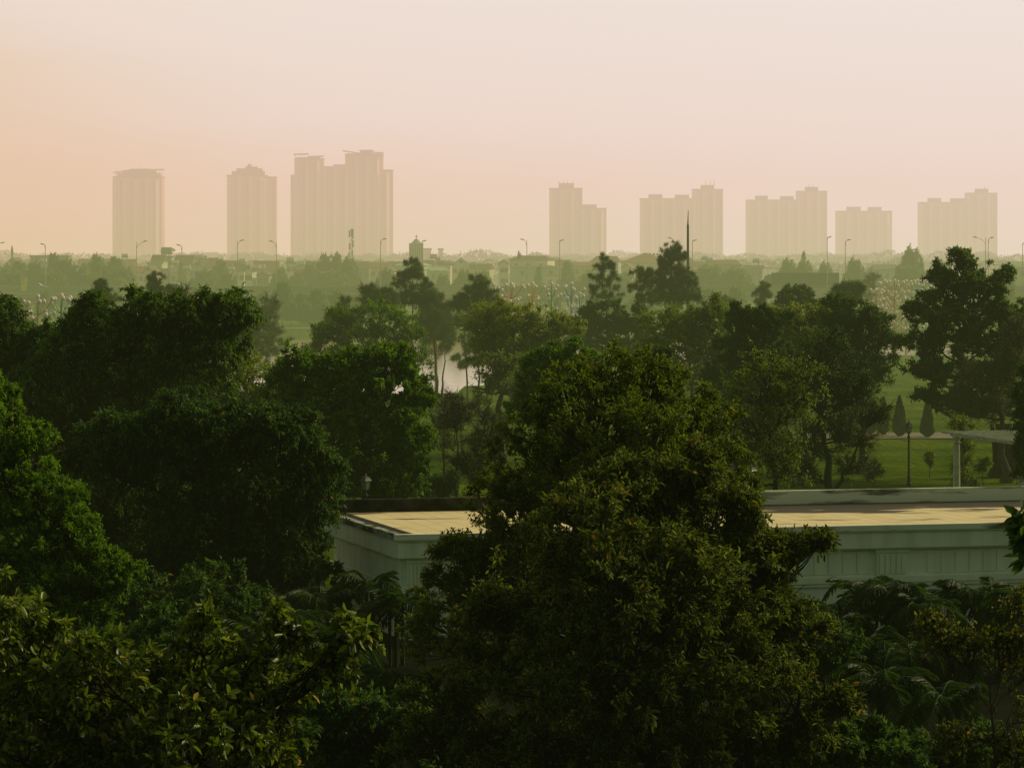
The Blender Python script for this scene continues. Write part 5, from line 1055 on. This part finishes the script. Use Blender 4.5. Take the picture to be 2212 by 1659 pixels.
FT = [  # behind the highway (among the houses)
 (8, 572, 700, 'a', 60, 'tree at the far left edge behind the highway'), (40, 566, 690, 'c', 50, 'spiky topped tree at the left, before the pale gabled house'), (75, 571, 680, 'b', 70, 'low round tree under the grey flat block'),
 (116, 549, 700, 'c', 38, 'tall thin tree crossing the grey flat block'), (140, 566, 670, 'b', 80, 'broad tree right below the grey flat block'), (176, 571, 670, 'a', 60, 'rounded tree left of the twin tree tops'),
 (203, 550, 690, 'a', 42, 'left one of the twin tree tops, highest of the left mass'), (247, 557, 690, 'c', 46, 'right one of the twin tree tops'), (222, 572, 660, 'b', 80, 'wide tree at the foot of the twin tree tops'), (268, 582, 660, 'b', 60, 'tree at the right end of the left mass, beside the yellow house'),
 (30, 592, 650, 'b', 90, 'low bushy tree above the yellow sign board'), (110, 592, 650, 'b', 100, 'low bushy tree above the dark car'), (190, 594, 650, 'b', 90, 'low bushy tree behind the highway, third from left'), (255, 600, 650, 'a', 60, 'low bushy tree left of the yellow house'),
 (474, 561, 760, 'a', 46, 'dark round tree among the red roofs'), (440, 588, 700, 'b', 90, 'bushy tree in front of the cream walled house'), (490, 592, 690, 'b', 60, 'bushy tree left of the white gabled house'), (392, 566, 790, 'c', 22, 'small dark tree before the ribbed red roof'),
 (604, 578, 730, 'a', 46, 'dark tree right of the large red roof'), (640, 585, 730, 'a', 40, 'pale leafy tree left of the green tree group'), (668, 573, 740, 'b', 50, 'left tree of the green tree group'), (697, 550, 750, 'a', 44, 'second highest tree of the green tree group'), (723, 548, 745, 'a', 50, 'highest tree of the green tree group before the tower group'), (752, 563, 740, 'b', 60, 'rightmost tree of the green tree group'), (712, 590, 720, 'b', 120, 'lower bushes of the green tree group'),
 (832, 586, 660, 'b', 62, 'round tree behind the layered pine on its left'), (905, 597, 660, 'b', 50, 'low bush right of the layered pine'), (955, 598, 660, 'b', 46, 'low bush behind the highway, right of the layered pine'), (1000, 589, 680, 'b', 56, 'dark bushy tree above the windswept pine'), (1040, 586, 690, 'a', 60, 'misty tree left of the large villa'),
 (1165, 579, 760, 'd', 26, 'small conical tree before the large villa'), (1121, 545, 852, 'c', 12, 'small bush growing on the roof terrace of the villa'), (1225, 566, 760, 'c', 34, 'tree hiding the base of the antenna topped tower'), (1280, 592, 700, 'b', 110, 'long low bush row left of the airy pine'), (1350, 594, 700, 'b', 90, 'low bush behind the leaning pine'),
 (1530, 580, 700, 'b', 110, 'hazy bush right of the tallest pine'), (1590, 584, 700, 'b', 90, 'hazy bush left of the truck cab'), (1540, 572, 760, 'a', 60, 'tree before the arched roof house'),
 (1700, 566, 740, 'b', 56, 'rounded tree behind the truck trailer, left'), (1735, 568, 735, 'b', 56, 'rounded tree behind the truck trailer, middle'), (1736, 550, 760, 'd', 17, 'small pointed conifer above the truck trailer'), (1780, 573, 740, 'b', 50, 'rounded tree behind the truck trailer, right'),
 (1846, 566, 720, 'b', 62, 'rounded tree right of the truck'), (1880, 590, 700, 'b', 80, 'low bush under the hipped roof at right'), (1967, 543, 720, 'b', 72, 'big round tree standing above the skyline at the right'), (1960, 580, 700, 'b', 90, 'bush under the big round skyline tree'), (2035, 572, 700, 'b', 60, 'round tree behind the open crowned tree'),
 (2100, 590, 690, 'b', 80, 'low tree right of the open crowned tree crown'), (2150, 592, 690, 'b', 60, 'low tree left of the right edge house'), (1755, 596, 690, 'b', 120, 'low bush row behind the truck'),
 # far bank, before the highway
 (610, 612, 560, 'b', 62, 'dark round tree on the far bank right of the drooping tree', ), (590, 640, 556, 'a', 50, 'low tree on the far bank over the bare branches'), (650, 634, 560, 'c', 40, 'slim tree on the far bank above the pale water edge'), (684, 628, 556, 'b', 62, 'round tree on the far bank left of the dark pine clump'), (725, 625, 565, 'a', 60, 'tall soft tree on the far bank behind the dark pine clump'),
 (775, 640, 555, 'b', 60, 'low tree on the far bank left of the two topped pine'), (840, 630, 560, 'b', 50, 'low tree on the far bank behind the two topped pine'), (935, 625, 560, 'b', 56, 'round tree on the far bank right of the layered pine'), (985, 632, 556, 'a', 50, 'low tree on the far bank left of the windswept pine'),
 (500, 628, 560, 'a', 60, 'low tree on the far bank above the drooping tree'), (430, 622, 565, 'b', 80, 'bush on the far bank under the highway, left'), (96, 628, 560, 'a', 40, 'bush on the far bank over the tan globe lamp'), (245, 632, 560, 'b', 60, 'bush on the far bank between the left pines'),
 (1590, 622, 570, 'b', 56, 'round tree on the far bank under the truck cab'), (1530, 626, 566, 'b', 60, 'low tree on the far bank right of the tallest pine'), (1380, 640, 560, 'b', 80, 'low tree on the far bank behind the leaning pine'), (1285, 645, 556, 'b', 70, 'low tree on the far bank behind the airy pine'),
 (1690, 640, 560, 'b', 80, 'low tree on the far bank under the truck trailer'), (1780, 645, 560, 'b', 70, 'low tree on the far bank right of the round topped tree'), (2180, 602, 500 + 60, 'c', 38, 'slim hazy tree on the far bank near the right edge'), (2195, 640, 556, 'a', 50, 'low tree on the far bank at the right edge'),
 (566, 636, 548, 'b', 50, 'low tree at the lake edge beside the bare branches'), (628, 650, 546, 'a', 40, 'round bush at the far lake edge, left one'), (662, 655, 546, 'b', 40, 'round bush at the far lake edge, middle one'), (700, 650, 547, 'a', 44, 'round bush at the far lake edge, right one'), (745, 655, 548, 'b', 40, 'bush at the far lake edge behind the small dark pine clump'),
 # nearer skyline oddities
 (26, 538, 900, 'd', 9, 'thin pointed tree above the far left skyline'),
]
rr = random.Random(9)
for f in FT: far(*f[:6], rz=rr.uniform(-.6, .6))
# palm on the skyline
def sky_palm(px, py, Y, label):
    x, _, zt = at(px, py, Y); r = empty('palm_tree', (x, Y, 2.3), label, 'palm'); h = zt - 2.3
    MB().tube([(0, 0, 0), (.1, 0, h - 1)], [.16, .10], 6).build('trunk', 'bark_pale', r)
    for j in range(11):
        fo = bpy.data.objects.new('frond', FR[j % 3]); fo.location = (.1, 0, h - 1.2 + (j % 3) * .25); fo.rotation_euler = (0, -.1, j * .571 * 1.0); fo.scale = (1.25, 2.2, 1.0); link(fo, r)
sky_palm(364, 533, 905, 'lone palm standing above the roofs right of the leftmost tower')
for p_ in protos.values():
    for ch in list(p_.children): bpy.data.objects.remove(ch)
    bpy.data.objects.remove(p_)

# far off wood on the horizon, one hazy mass
def far_wood(Y, y_top, seed, amp, name, x0=-260, x1=2470, rbase=9.0, step=20):
    rng = np.random.default_rng(seed); Ps, Us = [], []; x = x0
    while x < x1:
        r = rbase * (.6 + .9 * rng.random()); c = np.array(at(x, 0, Y)); c[2] = zt_at(y_top + amp * (.5 * math.sin(x * .013 + seed) + .5 * rng.normal()), Y) - r; c[1] += rng.random() * 60
        n = 700; u = norm(rng.normal(size=(n, 3))); u = u[u[:, 2] > -.2]
        Ps.append(c + u * np.array([r * 1.25, r, r]) * (1 + .07 * rng.normal(size=(len(u), 1)))); Us.append(u); x += step * (.5 + rng.random())
    P = np.concatenate(Ps); Uu = np.concatenate(Us); n = len(P)
    V, Q, vp = leaf_geo(P, norm(Uu + rng.normal(size=P.shape) * .8), np.full(n, rbase * .2), np.full(n, rbase * .15), rng)
    # solid core below the tops
    xs_ = np.linspace(at(x0, 0, Y)[0], at(x1, 0, Y)[0], 240); zt_ = zt_at(y_top + amp * .5 + 3, Y) - rbase * .8 + rng.normal(size=240) * rbase * .12
    k = len(V); V2 = np.concatenate([np.stack([xs_, np.full(240, Y + 15.), np.full(240, -2.)], 1), np.stack([xs_, np.full(240, Y + 15.), zt_], 1)])
    i = np.arange(239)[:, None]; Q2 = np.concatenate([i, i + 1, i + 241, i + 240], 1) + k
    me = quad_mesh(name, np.concatenate([V, V2]), np.concatenate([Q, Q2]), np.concatenate([np.repeat(rng.random(n) * .9, vp), np.full(len(V2), .4)]))
    tag(mesh_obj(name, me, 'leaf_far'), kind='stuff')
    return me
tag(far_wood(1500, 566, 3, 5, 'far_woodland', rbase=5, step=30) and bpy.data.objects['far_woodland'], 'hazy belt of woodland filling the gaps behind the houses', 'woodland', kind='stuff')
far_wood(2500, 553, 4, 7, 'distant_woodland', rbase=8, step=24); tag(bpy.data.objects['distant_woodland'], 'faint woodland ridge along the horizon at the foot of the towers', 'woodland')
far_wood(3300, 553, 6, 6, 'horizon_woodland', rbase=9, step=18); tag(bpy.data.objects['horizon_woodland'], 'palest strip of woodland melting into the haze', 'woodland')

# ------------------------------------------------------------------ haze: absorbing volume whose own emission stands in for scattered daylight
def haze(name, y0, y1, z1, dens, colr):
    m, nt, out = new_mat(name)
    ab = N(nt, 'ShaderNodeVolumeAbsorption'); em = N(nt, 'ShaderNodeEmission'); ad = N(nt, 'ShaderNodeAddShader')
    g = N(nt, 'ShaderNodeNewGeometry'); sx = N(nt, 'ShaderNodeSeparateXYZ'); nt.links.new(g.outputs['Position'], sx.inputs[0])
    dr = ramp(nt, HAZE_D); yr = N(nt, 'ShaderNodeMapRange'); yr.inputs['From Min'].default_value = 0; yr.inputs['From Max'].default_value = 1000
    nt.links.new(sx.outputs[1], yr.inputs[0]); nt.links.new(yr.outputs[0], dr.inputs[0])       # thickens over the lake
    dm = N(nt, 'ShaderNodeMath', operation='MULTIPLY'); dm.inputs[1].default_value = dens; nt.links.new(dr.outputs[0], dm.inputs[0])
    ab.inputs['Color'].default_value = tuple(1 - c for c in colr) + (1,); nt.links.new(dm.outputs[0], ab.inputs['Density'])
    mr_ = N(nt, 'ShaderNodeMapRange'); mr_.inputs['From Min'].default_value = -650; mr_.inputs['From Max'].default_value = 450; nt.links.new(sx.outputs[0], mr_.inputs[0])
    mxc = N(nt, 'ShaderNodeMix', data_type='RGBA'); nt.links.new(mr_.outputs[0], mxc.inputs[0])
    mxc.inputs[6].default_value = rgba(HAZE_L); mxc.inputs[7].default_value = rgba(HAZE_R)
    y2 = N(nt, 'ShaderNodeMapRange'); y2.inputs['From Min'].default_value = 450; y2.inputs['From Max'].default_value = 950; nt.links.new(sx.outputs[1], y2.inputs[0])
    mxy = N(nt, 'ShaderNodeMix', data_type='RGBA'); z2 = N(nt, 'ShaderNodeMapRange'); z2.inputs['From Min'].default_value = 11; z2.inputs['From Max'].default_value = 26; nt.links.new(sx.outputs[2], z2.inputs[0])
    mxz = N(nt, 'ShaderNodeMath', operation='MAXIMUM'); nt.links.new(y2.outputs[0], mxz.inputs[0]); nt.links.new(z2.outputs[0], mxz.inputs[1])
    nt.links.new(mxz.outputs[0], mxy.inputs[0]); mxy.inputs[6].default_value = rgba(HAZE_N); nt.links.new(mxc.outputs[2], mxy.inputs[7])
    mm = N(nt, 'ShaderNodeMix', data_type='RGBA', blend_type='MULTIPLY'); mm.inputs[0].default_value = 1; nt.links.new(mxy.outputs[2], mm.inputs[6]); mm.inputs[7].default_value = rgba(colr)
    nt.links.new(mm.outputs[2], em.inputs['Color']); nt.links.new(dm.outputs[0], em.inputs['Strength']); m.cycles.volume_step_rate = .12
    nt.links.new(ab.outputs[0], ad.inputs[0]); nt.links.new(em.outputs[0], ad.inputs[1]); nt.links.new(ad.outputs[0], out.inputs['Volume'])
    o = MB().box(-7000, 7000, y0, y1, -5, z1).build(name, name); tag(o, kind='structure')
    return o
HAZE_D = [(v[0], (v[1],) * 3) for v in ((0, .08), (.08, .11), (.14, .32), (.19, .78), (.24, 1.0), (.33, 1.0), (.60, .76), (.98, .41))]  # faint density close by is an added veil that lifts the foreground darks
HAZE_L, HAZE_R, HAZE_N = (.815, .50, .35), (.86, .645, .525), (.61, .60, .245)
haze('haze', -80, 5600, 165, .00118, (.58, .66, .56))

# ------------------------------------------------------------------ world, sun, camera
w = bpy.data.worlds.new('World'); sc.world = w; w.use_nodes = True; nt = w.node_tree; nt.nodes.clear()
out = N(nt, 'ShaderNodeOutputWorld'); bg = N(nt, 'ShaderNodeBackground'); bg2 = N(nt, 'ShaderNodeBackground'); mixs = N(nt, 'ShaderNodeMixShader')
SEL, SAZ = math.radians(32), math.radians(58)      # sun elevation; azimuth to the right of the view direction (+Y)
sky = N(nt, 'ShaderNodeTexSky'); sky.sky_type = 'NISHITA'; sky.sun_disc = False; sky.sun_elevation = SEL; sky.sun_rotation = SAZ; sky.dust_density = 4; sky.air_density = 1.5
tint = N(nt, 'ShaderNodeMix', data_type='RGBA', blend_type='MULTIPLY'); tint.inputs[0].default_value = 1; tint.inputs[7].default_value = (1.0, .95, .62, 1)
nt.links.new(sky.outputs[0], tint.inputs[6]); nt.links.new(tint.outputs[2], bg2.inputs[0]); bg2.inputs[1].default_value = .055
tc = N(nt, 'ShaderNodeTexCoord'); sp = N(nt, 'ShaderNodeSeparateXYZ'); nt.links.new(tc.outputs['Generated'], sp.inputs[0])
# left to right and up gradients of the hazy horizon glow
mx = N(nt, 'ShaderNodeMapRange'); mx.inputs['From Min'].default_value = -.19; mx.inputs['From Max'].default_value = .12; nt.links.new(sp.outputs[0], mx.inputs[0])
rl_ = ramp(nt, [(0, (.72, .60, .38)), (.4, (.76, .76, .56)), (1, (.76, .86, .74))]); nt.links.new(mx.outputs[0], rl_.inputs[0])
rt_ = ramp(nt, [(0, (.85, .82, .73)), (.35, (.86, .89, .83)), (1, (.87, .92, .88))]); nt.links.new(mx.outputs[0], rt_.inputs[0])
mz = N(nt, 'ShaderNodeMapRange'); mz.interpolation_type = 'SMOOTHSTEP'; mz.inputs['From Min'].default_value = .018; mz.inputs['From Max'].default_value = .084; wn = N(nt, 'ShaderNodeTexNoise'); wn.inputs['Scale'].default_value = 4.0; wn.inputs['Detail'].default_value = 3
wmp = N(nt, 'ShaderNodeMapping'); wmp.inputs['Scale'].default_value = (1, 1, 7); wmp.inputs['Rotation'].default_value = (0, .16, 0); nt.links.new(tc.outputs['Generated'], wmp.inputs[0]); nt.links.new(wmp.outputs[0], wn.inputs[0])
wz = N(nt, 'ShaderNodeMath', operation='MULTIPLY_ADD'); wz.inputs[1].default_value = .065; nt.links.new(wn.outputs[0], wz.inputs[0])
wx = N(nt, 'ShaderNodeMath', operation='MULTIPLY_ADD'); wx.inputs[1].default_value = .24; nt.links.new(sp.outputs[0], wx.inputs[0]); nt.links.new(sp.outputs[2], wx.inputs[2]); nt.links.new(wx.outputs[0], wz.inputs[2])
nt.links.new(wz.outputs[0], mz.inputs[0])
mc = N(nt, 'ShaderNodeMix', data_type='RGBA'); nt.links.new(mz.outputs[0], mc.inputs[0]); nt.links.new(rl_.outputs[0], mc.inputs[6]); nt.links.new(rt_.outputs[0], mc.inputs[7])
nt.links.new(mc.outputs[2], bg.inputs[0]); bg.inputs[1].default_value = 1.0
# glow fades upward and away behind the viewer
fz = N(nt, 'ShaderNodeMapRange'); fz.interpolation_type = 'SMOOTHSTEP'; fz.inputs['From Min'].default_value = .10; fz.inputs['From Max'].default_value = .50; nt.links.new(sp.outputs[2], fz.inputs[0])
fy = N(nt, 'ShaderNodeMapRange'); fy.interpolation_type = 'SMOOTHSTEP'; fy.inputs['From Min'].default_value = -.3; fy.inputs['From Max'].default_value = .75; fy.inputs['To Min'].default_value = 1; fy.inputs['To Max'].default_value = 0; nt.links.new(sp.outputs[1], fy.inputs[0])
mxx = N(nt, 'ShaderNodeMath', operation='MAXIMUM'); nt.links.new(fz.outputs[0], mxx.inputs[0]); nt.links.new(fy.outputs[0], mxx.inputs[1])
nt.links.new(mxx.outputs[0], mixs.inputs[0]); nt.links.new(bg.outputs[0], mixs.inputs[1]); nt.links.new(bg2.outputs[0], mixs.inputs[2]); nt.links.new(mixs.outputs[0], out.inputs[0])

sd = bpy.data.lights.new('sun', 'SUN'); sd.energy = 2.4; sd.angle = math.radians(11); sd.color = (1.0, .86, .54)
so = bpy.data.objects.new('sun', sd); link(so)
dirv = Vector((math.sin(SAZ) * math.cos(SEL), math.cos(SAZ) * math.cos(SEL), math.sin(SEL)))
so.rotation_euler = dirv.to_track_quat('Z', 'Y').to_euler(); so.location = dirv * 300

cd = bpy.data.cameras.new('camera'); cd.sensor_width = 36; cd.lens = 36 * F / 2212; cd.clip_start = .5; cd.clip_end = 20000
cd.shift_y = -(829.5 - HZ) / 2212
co = bpy.data.objects.new('camera', cd); link(co); co.location = (0, 0, H); co.rotation_euler = (math.pi / 2, 0, 0); sc.camera = co
sc.view_settings.view_transform = 'Standard'; sc.view_settings.look = 'None'; sc.view_settings.exposure = 0; sc.view_settings.gamma = 1
sc.render.engine = 'CYCLES'
c = sc.cycles; c.max_bounces = 5; c.diffuse_bounces = 3; c.glossy_bounces = 2; c.transmission_bounces = 2; c.volume_bounces = 0; c.transparent_max_bounces = 4
c.use_denoising = True; c.sample_clamp_indirect = 4
sc.render.resolution_x = 1024; sc.render.resolution_y = 767
tot = sum(len(o.data.polygons) for o in sc.objects if o.type == 'MESH'); print('POLYS', tot, 'OBJS', len(sc.objects))
